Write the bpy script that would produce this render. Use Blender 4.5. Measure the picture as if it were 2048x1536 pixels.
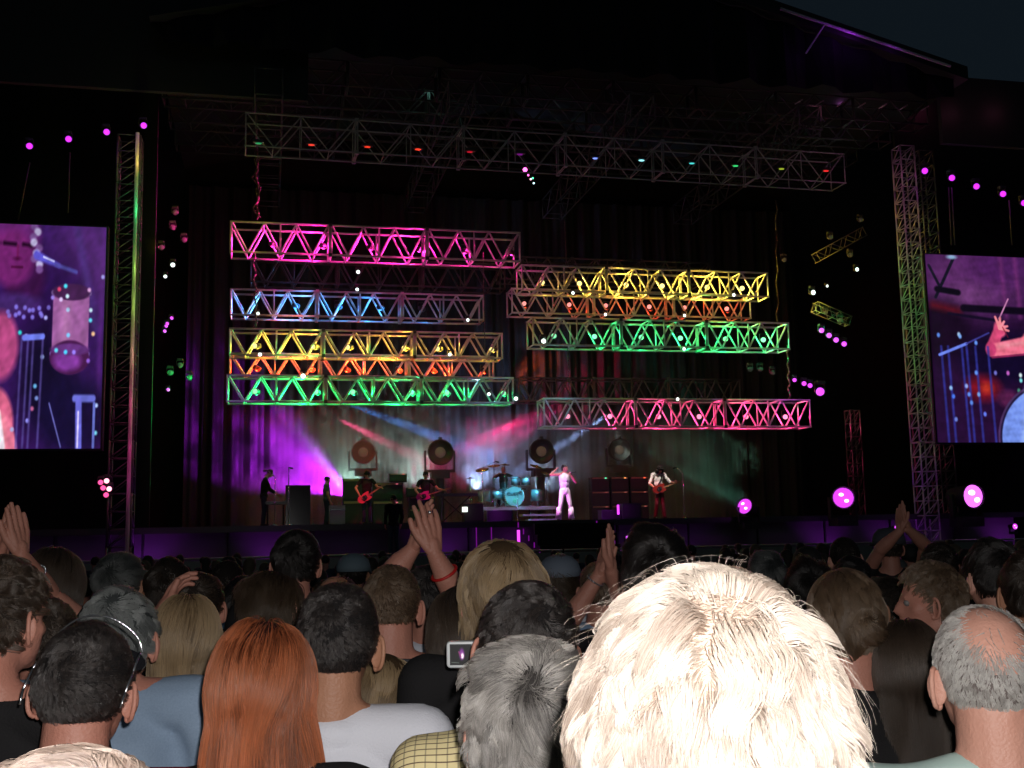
import bpy, math, random
import numpy as np
from mathutils import Vector, Matrix, noise
R = math.radians
rng = np.random.RandomState(7)
random.seed(7)
sc = bpy.context.scene
col = sc.collection
for o in list(bpy.data.objects): bpy.data.objects.remove(o)

# ------------------------------------------------------------------ camera
CAMZ = 1.85; FPX = 2200.0; PITCH = math.atan((1052-768)/2200.0); ROLL = R(1.1)
F_ = Vector((0, math.cos(PITCH), math.sin(PITCH))); R0 = Vector((1, 0, 0)); U0 = Vector((0, -math.sin(PITCH), math.cos(PITCH)))
R_ = R0*math.cos(ROLL) - U0*math.sin(ROLL); U_ = U0*math.cos(ROLL) + R0*math.sin(ROLL)
cam_d = bpy.data.cameras.new('camera'); cam = bpy.data.objects.new('camera', cam_d); col.objects.link(cam)
cam.matrix_world = Matrix(((R_.x, U_.x, -F_.x, 0), (R_.y, U_.y, -F_.y, 0), (R_.z, U_.z, -F_.z, CAMZ), (0, 0, 0, 1)))
cam_d.sensor_width = 36; cam_d.lens = 36*FPX/2048; cam_d.clip_start = .05; cam_d.clip_end = 3000
sc.camera = cam
# ------------------------------------------------------------------ night sky, exposure
w = bpy.data.worlds.new('World'); sc.world = w; w.use_nodes = True
bg = w.node_tree.nodes['Background']; bg.inputs[0].default_value = (.0042, .0072, .0105, 1); bg.inputs[1].default_value = 1.0
vs = sc.view_settings; vs.view_transform = 'Standard'; vs.look = 'None'; vs.exposure = 0; vs.gamma = 1
cy = sc.cycles
cy.max_bounces = 5; cy.diffuse_bounces = 2; cy.glossy_bounces = 3; cy.transmission_bounces = 3; cy.volume_bounces = 0
cy.transparent_max_bounces = 8; cy.use_denoising = True; cy.caustics_reflective = False; cy.caustics_refractive = False
cy.sample_clamp_indirect = 4; cy.use_light_tree = True; cy.volume_step_rate = 6.0; cy.volume_max_steps = 64
# the camera's own flash, a little right of and above the lens
FLASH_W = 145.0
def add_light(name, kind, loc, power, color=(1, 1, 1), size=.02, target=None, angle=None, blend=.3, parent=None):
    ld = bpy.data.lights.new(name, kind); ld.energy = power; ld.color = color
    if kind == 'AREA': ld.size = size
    elif kind != 'SUN': ld.shadow_soft_size = size
    if kind == 'SPOT': ld.spot_size = R(angle); ld.spot_blend = blend
    lo = bpy.data.objects.new(name, ld); col.objects.link(lo); lo.location = loc
    if target is not None: lo.rotation_euler = (Vector(target)-Vector(loc)).to_track_quat('-Z', 'Y').to_euler()
    if parent is not None:
        lo.parent = parent
    return lo
add_light('camera_flash', 'POINT', Vector((0, 0, CAMZ)) + R_*.028 + U_*.045, FLASH_W, (1, .97, .95), .012)

# ------------------------------------------------------------------ frames
def ray(px, py):
    return (F_ + R_*((px-1024)/FPX) + U_*((768-py)/FPX))
def P(px, py, d):                       # world point at horizontal depth d
    r = ray(px, py); r = r/r.y
    return Vector((0, 0, CAMZ)) + r*d
SA = R(12.5); DECK = 2.0
SO = P(1130, 1043, 35.6); SO.z = 0
SU = Vector((math.cos(SA), math.sin(SA), 0)); SV = Vector((-math.sin(SA), math.cos(SA), 0))
def ST(u, v, z): return SO + SU*u + SV*v + Vector((0, 0, z))
def pix(px, py, v):                     # -> (u, z) on the stage plane at depth v
    r = ray(px, py); c = Vector((0, 0, CAMZ))
    t = ((SO + SV*v) - c).dot(SV)/r.dot(SV)
    p = c + r*t
    return ((p-SO).dot(SU), p.z)
def SP(px, py, v):
    u, z = pix(px, py, v); return ST(u, v, z)

# ------------------------------------------------------------------ materials
MATS = {}
def nt_new(name):
    m = bpy.data.materials.new(name); m.use_nodes = True
    return m, m.node_tree.nodes, m.node_tree.links
def mat(name, c=(.5, .5, .5), rough=.6, metal=0.0, var=.15, scale=8.0, bump=0.0, bscale=40.0, spec=.5, emit=None, estr=1.0, c2=None, sheen=0.0):
    if name in MATS: return MATS[name]
    m, n, l = nt_new(name); b = n['Principled BSDF']
    b.inputs['Roughness'].default_value = rough; b.inputs['Metallic'].default_value = metal
    b.inputs['Specular IOR Level'].default_value = spec
    if sheen: b.inputs['Sheen Weight'].default_value = sheen
    if emit is not None:
        b.inputs['Base Color'].default_value = (.02, .02, .02, 1)
        b.inputs['Emission Color'].default_value = (*emit, 1); b.inputs['Emission Strength'].default_value = estr
    else:
        tc = n.new('ShaderNodeTexCoord'); nz = n.new('ShaderNodeTexNoise'); nz.inputs['Scale'].default_value = scale; nz.inputs['Detail'].default_value = 4
        l.new(tc.outputs['Object'], nz.inputs['Vector'])
        mx = n.new('ShaderNodeMix'); mx.data_type = 'RGBA'
        d2 = c2 or tuple(x*(1-var) for x in c); d1 = c if c2 else tuple(min(1, x*(1+var)) for x in c)
        mx.inputs[6].default_value = (*d1, 1); mx.inputs[7].default_value = (*d2, 1)
        l.new(nz.outputs['Fac'], mx.inputs[0]); l.new(mx.outputs[2], b.inputs['Base Color'])
        if bump:
            nb = n.new('ShaderNodeTexNoise'); nb.inputs['Scale'].default_value = bscale; nb.inputs['Detail'].default_value = 3
            l.new(tc.outputs['Object'], nb.inputs['Vector'])
            bp = n.new('ShaderNodeBump'); bp.inputs['Strength'].default_value = bump; bp.inputs['Distance'].default_value = .01
            l.new(nb.outputs['Fac'], bp.inputs['Height']); l.new(bp.outputs['Normal'], b.inputs['Normal'])
    MATS[name] = m; return m
def hair_mat(name, c1, c2, rough=.32, spec=None, root=.55):
    if name in MATS: return MATS[name]
    m, n, l = nt_new(name); n.remove(n['Principled BSDF'])
    h = n.new('ShaderNodeBsdfHairPrincipled'); h.model = 'CHIANG'; h.parametrization = 'COLOR'
    hi = n.new('ShaderNodeHairInfo'); mx = n.new('ShaderNodeMix'); mx.data_type = 'RGBA'
    mx.inputs[6].default_value = (*c1, 1); mx.inputs[7].default_value = (*c2, 1)
    l.new(mx.outputs[2], h.inputs['Color'])
    h.inputs['Roughness'].default_value = rough; h.inputs['Radial Roughness'].default_value = .45
    h.inputs['Random Roughness'].default_value = .3
    at = n.new('ShaderNodeAttribute'); at.attribute_name = 'lock'
    av = n.new('ShaderNodeMath'); av.operation = 'MULTIPLY_ADD'; av.inputs[1].default_value = .4; l.new(hi.outputs['Random'], av.inputs[0])
    a2 = n.new('ShaderNodeMath'); a2.operation = 'MULTIPLY'; a2.inputs[1].default_value = .6; l.new(at.outputs['Fac'], a2.inputs[0]); l.new(a2.outputs[0], av.inputs[2])
    rr = n.new('ShaderNodeMapRange'); rr.inputs[1].default_value = 0; rr.inputs[2].default_value = .3; rr.inputs[3].default_value = root; rr.inputs[4].default_value = 1; l.new(hi.outputs['Intercept'], rr.inputs[0])  # darkens strands toward the root: crown shade put into the colour
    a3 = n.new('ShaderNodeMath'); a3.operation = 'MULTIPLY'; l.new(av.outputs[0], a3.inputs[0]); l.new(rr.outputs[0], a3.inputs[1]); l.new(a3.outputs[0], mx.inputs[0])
    dark = sum(c2) < .35
    pb = n.new('ShaderNodeBsdfPrincipled'); l.new(mx.outputs[2], pb.inputs['Base Color']); pb.inputs['Roughness'].default_value = .38; pb.inputs['Specular IOR Level'].default_value = .3
    ms = n.new('ShaderNodeMixShader'); ms.inputs[0].default_value = .42 if dark else .68; l.new(h.outputs[0], ms.inputs[1]); l.new(pb.outputs[0], ms.inputs[2])
    l.new(ms.outputs[0], n['Material Output'].inputs['Surface'])
    MATS[name] = m; return m
SKIN = mat('skin', (.52, .25, .185), .48, c2=(.44, .17, .12), scale=16, bump=.25, bscale=180, spec=.35)
SKIN_P = mat('skin_pale', (.62, .34, .26), .48, c2=(.54, .24, .17), scale=16, bump=.25, bscale=180, spec=.35)
SKIN_T = mat('skin_tan', (.42, .2, .12), .5, var=.12, scale=25, bump=.25, bscale=180, spec=.35)
BLK = mat('black_cloth', (.012, .012, .014), .9, var=.3, scale=3, bump=.3, bscale=30, spec=.2)
BLKM = mat('black_metal', (.02, .02, .022), .45, .3)
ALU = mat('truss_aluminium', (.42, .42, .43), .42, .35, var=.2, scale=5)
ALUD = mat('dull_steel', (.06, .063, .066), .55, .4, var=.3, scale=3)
STEEL = mat('chrome', (.75, .75, .78), .18, .95, var=.05)

# ------------------------------------------------------------------ mesh builder
class MB:
    def __init__(s): s.v = []; s.f = []; s.m = []
    def add(s, vs_, fs, mi=0):
        b = len(s.v); s.v.extend([tuple(x) for x in vs_]); s.f.extend([tuple(i+b for i in f) for f in fs]); s.m.extend([mi]*len(fs)); return s
    def box(s, c, size, rot=None, mi=0):
        x, y, z = (k/2 for k in size); M = rot or Matrix.Identity(3); c = Vector(c)
        vs_ = [c + M @ Vector(p) for p in [(-x,-y,-z),(x,-y,-z),(x,y,-z),(-x,y,-z),(-x,-y,z),(x,-y,z),(x,y,z),(-x,y,z)]]
        return s.add(vs_, [(0,3,2,1),(4,5,6,7),(0,1,5,4),(1,2,6,5),(2,3,7,6),(3,0,4,7)], mi)
    def cyl(s, a, b, r, r2=None, n=8, cap=True, mi=0):
        a = Vector(a); b = Vector(b); r2 = r if r2 is None else r2
        d = (b-a); 
        if d.length < 1e-7: return s
        q = d.to_track_quat('Z', 'Y'); X = q @ Vector((1,0,0)); Y = q @ Vector((0,1,0)); vs_ = []
        for c, rr in ((a, r), (b, r2)):
            for i in range(n):
                t = 2*math.pi*i/n; vs_.append(c + X*(rr*math.cos(t)) + Y*(rr*math.sin(t)))
        fs = [(i, (i+1) % n, n+(i+1) % n, n+i) for i in range(n)]
        if cap: fs += [tuple(range(n-1, -1, -1)), tuple(range(n, 2*n))]
        return s.add(vs_, fs, mi)
    def lathe(s, prof, c=(0,0,0), M=None, n=24, mi=0):      # prof: (r, z) list
        c = Vector(c); M = M or Matrix.Identity(3); vs_ = []
        for r, z in prof:
            for i in range(n):
                t = 2*math.pi*i/n; vs_.append(c + M @ Vector((r*math.cos(t), r*math.sin(t), z)))
        fs = []
        for k in range(len(prof)-1):
            for i in range(n): fs.append((k*n+i, k*n+(i+1) % n, (k+1)*n+(i+1) % n, (k+1)*n+i))
        fs.append(tuple(range(n-1, -1, -1))); fs.append(tuple(range((len(prof)-1)*n, len(prof)*n)))
        return s.add(vs_, fs, mi)
    def ell(s, c, r, M=None, n=14, m=9, mi=0):
        c = Vector(c); M = M or Matrix.Identity(3); vs_ = [c + M @ Vector((0,0,r[2]))]
        for k in range(1, m):
            a = math.pi*k/m
            for i in range(n):
                t = 2*math.pi*i/n; vs_.append(c + M @ Vector((r[0]*math.sin(a)*math.cos(t), r[1]*math.sin(a)*math.sin(t), r[2]*math.cos(a))))
        vs_.append(c + M @ Vector((0,0,-r[2]))); e = len(vs_)-1; fs = []
        for i in range(n): fs.append((0, 1+i, 1+(i+1) % n)); fs.append((e, 1+(m-2)*n+(i+1) % n, 1+(m-2)*n+i))
        for k in range(m-2):
            for i in range(n): fs.append((1+k*n+i, 1+(k+1)*n+i, 1+(k+1)*n+(i+1) % n, 1+k*n+(i+1) % n))
        return s.add(vs_, fs, mi)
    def cap(s, a, b, r, r2=None, n=12, mi=0):               # tapered capsule
        a = Vector(a); b = Vector(b); r2 = r if r2 is None else r2
        d = b-a
        if d.length < 1e-6: return s.ell(a, (r, r, r), n=n)
        q = d.to_track_quat('Z', 'Y').to_matrix(); L = d.length; pr = []
        for k in range(4):
            t = math.pi/2*(k/4); pr.append((max(r*math.sin(t), r*.02), -r*math.cos(t)))
        pr += [(r, 0), (r2, L)]
        for k in range(1, 5):
            t = math.pi/2*(k/4); pr.append((max(r2*math.cos(t), r2*.02), L + r2*math.sin(t)))
        return s.lathe(pr, a, q, n, mi)
    def path(s, pts, r, n=6, mi=0):
        for a, b in zip(pts[:-1], pts[1:]): s.cyl(a, b, r, n=n, mi=mi)
        return s
    def prims(s, pr):
        for p in pr:
            if p[0] == 'cap': s.cap(*p[1:])
            else: s.ell(*p[1:])
        return s
    def mesh(s, name, mats, smooth=False):
        me = bpy.data.meshes.new(name); me.from_pydata(s.v, [], s.f)
        for mm in (mats if isinstance(mats, (list, tuple)) else [mats]): me.materials.append(mm)
        if len(set(s.m)) > 1: me.polygons.foreach_set('material_index', s.m)
        if smooth: me.polygons.foreach_set('use_smooth', [True]*len(s.f))
        me.update(); return me
    def build(s, name, mats, parent=None, smooth=False, loc=None, rot=None):
        return link(name, s.mesh(name, mats, smooth), parent, loc, rot)
def link(name, data, parent=None, loc=None, rot=None):
    o = bpy.data.objects.new(name, data); col.objects.link(o)
    if parent is not None: o.parent = parent
    if loc is not None: o.location = loc
    if rot is not None: o.rotation_euler = rot
    return o
def tag(o, label=None, cat=None, group=None, kind=None):
    if label: o['label'] = label
    if cat: o['category'] = cat
    if group: o['group'] = group
    if kind: o['kind'] = kind
    return o
def thing(name, label, cat, loc=(0,0,0), rz=0.0, group=None):
    o = bpy.data.objects.new(name, None); col.objects.link(o); o.empty_display_size = .1
    o.location = loc; o.rotation_euler = (0, 0, rz)
    return tag(o, label, cat, group)
def copy_tree(o, parent=None):
    c = o.copy(); col.objects.link(c)
    if parent is not None: c.parent = parent
    for ch in list(o.children): copy_tree(ch, c)
    return c
def remesh(mb, voxel, it=4, fac=.5):
    me = mb.mesh('tmp', SKIN, True); o = bpy.data.objects.new('tmp', me); col.objects.link(o)
    md = o.modifiers.new('r', 'REMESH'); md.mode = 'VOXEL'; md.voxel_size = voxel; md.use_smooth_shade = True
    if it:
        ms = o.modifiers.new('s', 'SMOOTH'); ms.factor = fac; ms.iterations = it
    dg = bpy.context.evaluated_depsgraph_get(); out = bpy.data.meshes.new_from_object(o.evaluated_get(dg))
    bpy.data.objects.remove(o); bpy.data.meshes.remove(me)
    out.polygons.foreach_set('use_smooth', [True]*len(out.polygons)); out.materials.clear()
    return out
def wrinkle(me, amp, sc_=9.0, seed=0.0):
    n = len(me.vertices); co = np.empty(n*3, 'f'); me.vertices.foreach_get('co', co); co = co.reshape(-1, 3)
    no = np.empty(n*3, 'f'); me.vertices.foreach_get('normal', no); no = no.reshape(-1, 3)
    a = np.sin(co[:,0]*sc_*2.1 + 3*np.sin(co[:,2]*sc_*.9+seed) + co[:,1]*sc_) * np.sin(co[:,2]*sc_*1.7 + 2*np.sin(co[:,0]*sc_*1.3+seed))
    a += .5*np.sin(co[:,0]*sc_*4.3 + co[:,2]*sc_*3.1 + seed + 2*np.sin(co[:,2]*sc_*2))
    co += no*(a*amp)[:,None]; me.vertices.foreach_set('co', co.ravel()); me.update()
def from_prims(name, prims, voxel, mats, parent, it=4, fac=.5, wr=0.0, wsc=9.0, extra=None):
    me = remesh(MB().prims(prims), voxel, it, fac)
    if wr: wrinkle(me, wr, wsc, random.random()*9)
    if extra is not None:
        n = len(me.vertices); co = np.empty(n*3); me.vertices.foreach_get('co', co); m = MB(); m.v = [tuple(x) for x in co.reshape(-1, 3)]
        m.f = [tuple(p.vertices) for p in me.polygons]; m.m = [0]*len(m.f)
        for e in extra:
            b = len(m.v)
            ev = [tuple(v.co) for v in e.vertices]; m.v.extend(ev); fs = [tuple(i+b for i in p.vertices) for p in e.polygons]; m.f.extend(fs); m.m.extend([0]*len(fs))
        me = m.mesh(name, mats, True)
    else:
        me.name = name
        for mm in (mats if isinstance(mats, (list, tuple)) else [mats]): me.materials.append(mm)
    return link(name, me, parent)

# ------------------------------------------------------------------ people
CR = np.array((.076, .094, .096)); CC = np.array((0, -.008, .012))      # cranium in head space
def hairline(y, x=None):
    return np.interp(y, [-1, -.6, -.25, .0, .12, .3, .6, 1], [-.72, -.70, -.58, -.32, -.02, .12, .5, .72])
def nrm(a): return a/np.maximum(np.linalg.norm(a, axis=1, keepdims=True), 1e-9)
def noise3(p, f, seed):
    q = p*f + seed
    return np.stack([np.sin(q[:,1]*1.7+np.sin(q[:,2]*1.3+1)), np.sin(q[:,2]*1.9+np.sin(q[:,0]*1.1+2)), np.sin(q[:,0]*1.6+np.sin(q[:,1]*1.5+3))], 1)
def scalp_points(N, hp):
    d = nrm(rng.randn(N*5, 3)); k = d[:,2] > hairline(d[:,1]) + hp.get('line', 0) + .03*np.sin(d[:,0]*25+d[:,1]*31)
    if hp.get('bald'):
        b = hp['bald']; c = nrm(np.array([b[:3]]))[0]; dd = d @ c
        k &= (rng.rand(len(d)) > np.clip((dd-b[3])/b[4], 0, .985))
    if hp.get('hi'): k &= d[:,2] < hp['hi'] + .05*rng.randn(len(d))
    return d[k][:N]
def grow_hair(name, parent, HC, Mh, hp, mat_, hs=1.0, body=None):
    N = hp['N']; d0 = scalp_points(N, hp); N = len(d0); seg = hp.get('seg', 8)
    cr = CR*hs; cc = CC*hs; p = cc + d0*cr; n = nrm(d0/CR)
    W = nrm(np.array([hp.get('whorl', (.1, -.85, .5))]))[0]; Wp = cc + W*cr
    L = hp['L']*(1 - hp.get('lvar', .25)*rng.rand(N)); 
    if 'Lback' in hp: L *= np.interp(d0[:,2], [-.7, .1, .8], [hp['Lback'], 1, 1])
    g = np.array(Mh.transposed() @ Vector((0, 0, -1))); gw = hp.get('grav', 0.0); sw = hp.get('swirl', .5)
    seed = rng.rand()*50; pts = np.empty((N, seg+1, 3)); pts[:,0] = p - n*.002; lift = hp.get('lift', .3); mess = hp.get('mess', .1)
    def flow(p):
        q = (p-cc)/cr; nn = nrm(q/CR); t = p - Wp; t = t - nn*np.sum(t*nn, 1, keepdims=True); t = nrm(t)
        s_ = np.cross(nn, t); near = np.exp(-np.linalg.norm(p-Wp, axis=1, keepdims=True)/.05)
        return nrm(t + s_*sw*(.25+near)), nn, q
    t, nn, q = flow(p); d = nrm(t*(1-lift) + nn*lift + noise3(p, 45, seed)*mess + rng.randn(N, 3)*mess*.5)
    puff = hp.get('puff', .0); st = (L/seg)[:,None]
    for k in range(seg):
        p = p + d*st; fr = (k+1)/seg
        t, nn, q = flow(p); rad = np.linalg.norm(q, axis=1, keepdims=True); lim = 1.02 + puff*min(1, fr*2.5)
        inside = (rad < lim); p = np.where(inside, cc + (q/rad)*cr*lim, p)
        if hp.get('long'):
            hi_ = lim + hp.get('side', .14) + .10*np.clip(.02-p[:,2:3], 0, .1)*10; far = (rad > hi_) & (p[:,2:3] > -.07); p = np.where(far, cc + (q/rad)*cr*hi_, p)
        out = np.clip((p[:,2:3]*-1 - .03)/.05, 0, 1) if hp.get('long') else 0.0
        a = hp.get('follow', .5); nd = d*(1-a) + t*a*(1-out) + g*(gw*(.3+fr) + (out*1.5 if hp.get('long') else 0)) + noise3(p, hp.get('nf', 30), seed+k*.3)*mess*hp.get('curl', .35) + rng.randn(N, 3)*mess*.12
        if hp.get('part'):
            nd[:,0] += np.sign(p[:,0])*.25*(p[:,2] > .03)
        if hp.get('long'):
            nd[:,1] -= np.clip(p[:,1]*hp.get('back', 6), 0, 1)*.5
            if body is not None:                      # shoulders and back hold the hair out
                bc, br = body; b = (p-bc)/br; rb = np.linalg.norm(b, axis=1, keepdims=True); ins = rb < 1
                p = np.where(ins, bc + b/np.maximum(rb, .2)*br, p)
            nk = p.copy(); nk[:,1] += .01; r2 = np.hypot(nk[:,0], nk[:,1]); lim2 = .058
            m_ = (p[:,2] < -.03) & (r2 < lim2); p[m_, 0] *= (lim2/r2[m_]); p[m_, 1] = nk[m_, 1]*(lim2/r2[m_]) - .01
            cen = p[:,2] < -.05; wdt = hp.get('wid', .1) + hp.get('flare', 0)*np.clip(-p[:,2]-.05, 0, 1); ex = np.abs(p[:,0]) - wdt; p[:,0] = np.where(cen, np.sign(p[:,0])*np.minimum(np.abs(p[:,0]), wdt), p[:,0]); nd[:,0] -= np.sign(p[:,0])*np.clip(ex*8, 0, .5)*cen
        nd[:,0] += p[:,0]*hp.get('spread', 0)*(p[:,2] < -.04); d = nrm(nd); pts[:,k+1] = p
    K = hp.get('K', 0)
    if K:
        gi = rng.choice(N, K, replace=False); gp = pts[gi, 0]
        dist = ((pts[:,0][:,None,:]-gp[None])**2).sum(2); cl = gi[dist.argmin(1)]
        s_ = (np.linspace(0, 1, seg+1)**hp.get('cpow', 1.3))[None,:,None]*hp.get('clump', .5)
        off = (pts[:,0]-pts[cl,0])[:,None,:]
        tgt = pts[cl] + off*.12; s_ = s_*(.6+.4*rng.rand(N))[:,None,None]; pts = pts*(1-s_) + tgt*s_
        lk = rng.rand(N)*1.0; lockv = lk[cl]; ph = rng.rand(N, 2)[cl]*6.28; la = hp.get('lock', .0)*(.4+lockv)[:,None]
        fr_ = np.linspace(0, 1, seg+1)[None]; pts[:,:,0] += la*np.sin(fr_*(3+4*lockv)[:,None]+ph[:,:1])*fr_; pts[:,:,1] += la*np.sin(fr_*(3+3*lockv)[:,None]+ph[:,1:])*fr_
    else: lockv = rng.rand(N)
    q = (pts.reshape(-1,3)-cc)/cr; rr = np.linalg.norm(q, axis=1, keepdims=True); pts = (cc + q/np.maximum(rr, .01)*np.maximum(rr, 1.005)*cr).reshape(N, seg+1, 3)
    M = np.array(Mh); wp = pts.reshape(-1, 3) @ M.T + np.array(HC)
    hc = bpy.data.hair_curves.new(name); hc.add_curves([seg+1]*N); hc.position_data.foreach_set('vector', wp.astype('f').ravel())
    r0 = hp.get('rad', .0005); prof = np.linspace(1, .35, seg+1); ra = (r0*(.7+.6*rng.rand(N))[:,None]*prof[None]).astype('f').ravel()
    at_ = hc.attributes.get('radius') or hc.attributes.new('radius', 'FLOAT', 'POINT'); at_.data.foreach_set('value', ra)
    lt = hc.attributes.new('lock', 'FLOAT', 'CURVE'); lt.data.foreach_set('value', lockv.astype('f')); hc.materials.append(mat_); return link(name, hc, parent)
def scalp_cap(hp, HC, Mh, mats, parent, hs=1.0, off=.0025):
    m = MB(); nu, nv = 56, 34; idx = {}
    for j in range(nv+1):
        th = math.pi*j/nv
        for i in range(nu):
            ph = 2*math.pi*i/nu; d = (math.sin(th)*math.cos(ph), math.sin(th)*math.sin(ph), math.cos(th)); idx[(i, j)] = (len(m.v), d)
            k = off + hp.get('capoff', 0)*max(0, min(1, (d[2]-hairline(d[1]))*3)); b = hp.get('bald')
            m.v.append(tuple(HC + Mh @ Vector([(CC[a] + d[a]*(CR[a]+k))*hs for a in range(3)])))
    bl = hp.get('bald'); c = None
    if bl: c = Vector(bl[:3]).normalized()
    for j in range(nv):
        for i in range(nu):
            q = [idx[(i, j)], idx[(i, j+1)], idx[((i+1) % nu, j+1)], idx[((i+1) % nu, j)]]
            d = q[0][1]
            if d[2] > hairline(d[1]) + hp.get('line', 0) + .02 and not (bl and Vector(d).dot(c) > bl[3]+bl[4]*.15):
                m.f.append(tuple(x[0] for x in q)); m.m.append(0)
    return m.build('hair', mats, parent, True)
def hand(W, fd, pn, side, s=1.0, curl=.12, spread=.08, thumb=.5, fl=1.0):
    W = Vector(W); fd = Vector(fd).normalized(); side = Vector(side); side = (side - fd*side.dot(fd)).normalized(); pn = Vector(pn); pn = (pn - fd*pn.dot(fd) - side*pn.dot(side)).normalized()
    pr = [('cap', tuple(W), tuple(W+fd*.03*s), .024*s, .022*s, 12)]
    for k, (sx, ln) in enumerate(((.031, .07), (.0105, .08), (-.0105, .075), (-.031, .058))):
        kb = W + fd*(.088-.006*abs(k-1))*s + side*sx*s; pr.append(('cap', tuple(W+fd*.012*s+side*sx*.45*s), tuple(kb), .0165*s, .0112*s, 10))
        dirn = (fd + side*(sx/.031)*spread).normalized(); p = kb; a = curl*(1+.15*k); ang = a*.7
        for fr, r1, r2 in ((.45, .0102, .0092), (.3, .0092, .0084), (.25, .0084, .007)):
            dd = (dirn*math.cos(ang) + pn*math.sin(ang)).normalized(); q = p + dd*ln*fl*s*fr; pr.append(('cap', tuple(p), tuple(q), r1*s, r2*s, 10)); p = q; ang += a
    t0 = W + fd*.02*s + side*.02*s; t1 = t0 + (side*.8*thumb*2*.5+fd*.75+pn*.25).normalized()*.045*s; t2 = t1 + (side*thumb*.9+fd).normalized()*.032*s; t3 = t2 + (side*thumb*.3+fd).normalized()*.025*s
    pr += [('cap', tuple(t0), tuple(t1), .0155*s, .0125*s, 10), ('cap', tuple(t1), tuple(t2), .012*s, .0105*s, 10), ('cap', tuple(t2), tuple(t3), .0105*s, .0085*s, 10)]
    return pr
def head_prims(HC, M, hs=1.0, face=True):
    def T(p): return tuple(HC + M @ Vector(p)*hs)
    e = lambda c, r, MM=None: ('ell', T(c), tuple(k*hs for k in r), (M if MM is None else M @ MM))
    pr = [e(CC, CR), e((0, .03, -.045), (.058, .06, .07)), e((0, .066, -.095), (.024, .022, .018)), e((0, .078, .006), (.048, .016, .012)),
          ('cap', T((0, .088, .0)), T((0, .106, -.036)), .008*hs, .012*hs), e((.012, .094, -.038), (.01, .01, .008)), e((-.012, .094, -.038), (.01, .01, .008)),
          e((0, .088, -.062), (.022, .012, .006)), e((0, .086, -.073), (.019, .012, .006)), e((.045, .045, -.03), (.02, .025, .02)), e((-.045, .045, -.03), (.02, .025, .02))]
    return pr
def ear_mesh(HC, M, hs=1.0):
    out = []
    for s_ in (-1, 1):
        m = MB(); c = Vector((s_*.078, .002, -.022)); back = Vector((s_*.62, -.78, 0)).normalized(); 
        ring = []
        for k in range(15):
            a = R(-150 + 300*k/14 + 180*0); yy = -math.cos(a)*.0165; zz = math.sin(a)*.0305
            ring.append(c + back*( -yy*.9 + .004) + Vector((0, .0, zz)) + Vector((s_*.004, -.0, 0)))
        for a_, b_ in zip(ring[:-1], ring[1:]): m.cap(HC + M @ a_*hs, HC + M @ b_*hs, .0042*hs, .0042*hs, 8)
        Er = Matrix.Rotation(s_*R(-52), 3, 'Z')
        m.ell(HC + M @ (c+back*.006)*hs, (.0045*hs, .0165*hs, .029*hs), M @ Er)
        m.ell(HC + M @ (c+Vector((s_*.001, .002, -.028)))*hs, (.006*hs, .008*hs, .009*hs), M)
        out.append(m.mesh('ear', SKIN, True))
    return out
def eyes(parent, HC, M, hs=1.0):
    for s_ in (-1, 1):
        m = MB(); c = HC + M @ Vector((s_*.031, .0745, -.008))*hs; m.ell(c, (.0112*hs,)*3, M, mi=0); m.ell(HC + M @ Vector((s_*.031, .0815, -.008))*hs, (.0055*hs, .0045*hs, .0055*hs), M, mi=1)
        m.build('eye', [mat('eye_white', (.2, .18, .17), .5), mat('eye_iris', (.03, .02, .015), .2)], parent, True)
def joints(H, sw=.185, fem=False):
    J = dict(hc=Vector((0, 0, H-.108)), neck=Vector((0, -.028, H-.262)))
    for s_, k in ((-1, 'L'), (1, 'R')):
        J['sh'+k] = Vector((s_*sw, -.02, H-.312)); J['el'+k] = Vector((s_*(sw+.05), -.04, H-.61)); J['wr'+k] = Vector((s_*(sw+.03), .06, H-.85))
        J['hip'+k] = Vector((s_*.085, 0, H*.51)); J['kn'+k] = Vector((s_*.1, .02, H*.28)); J['an'+k] = Vector((s_*.11, -.02, .085))
    return J
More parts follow.
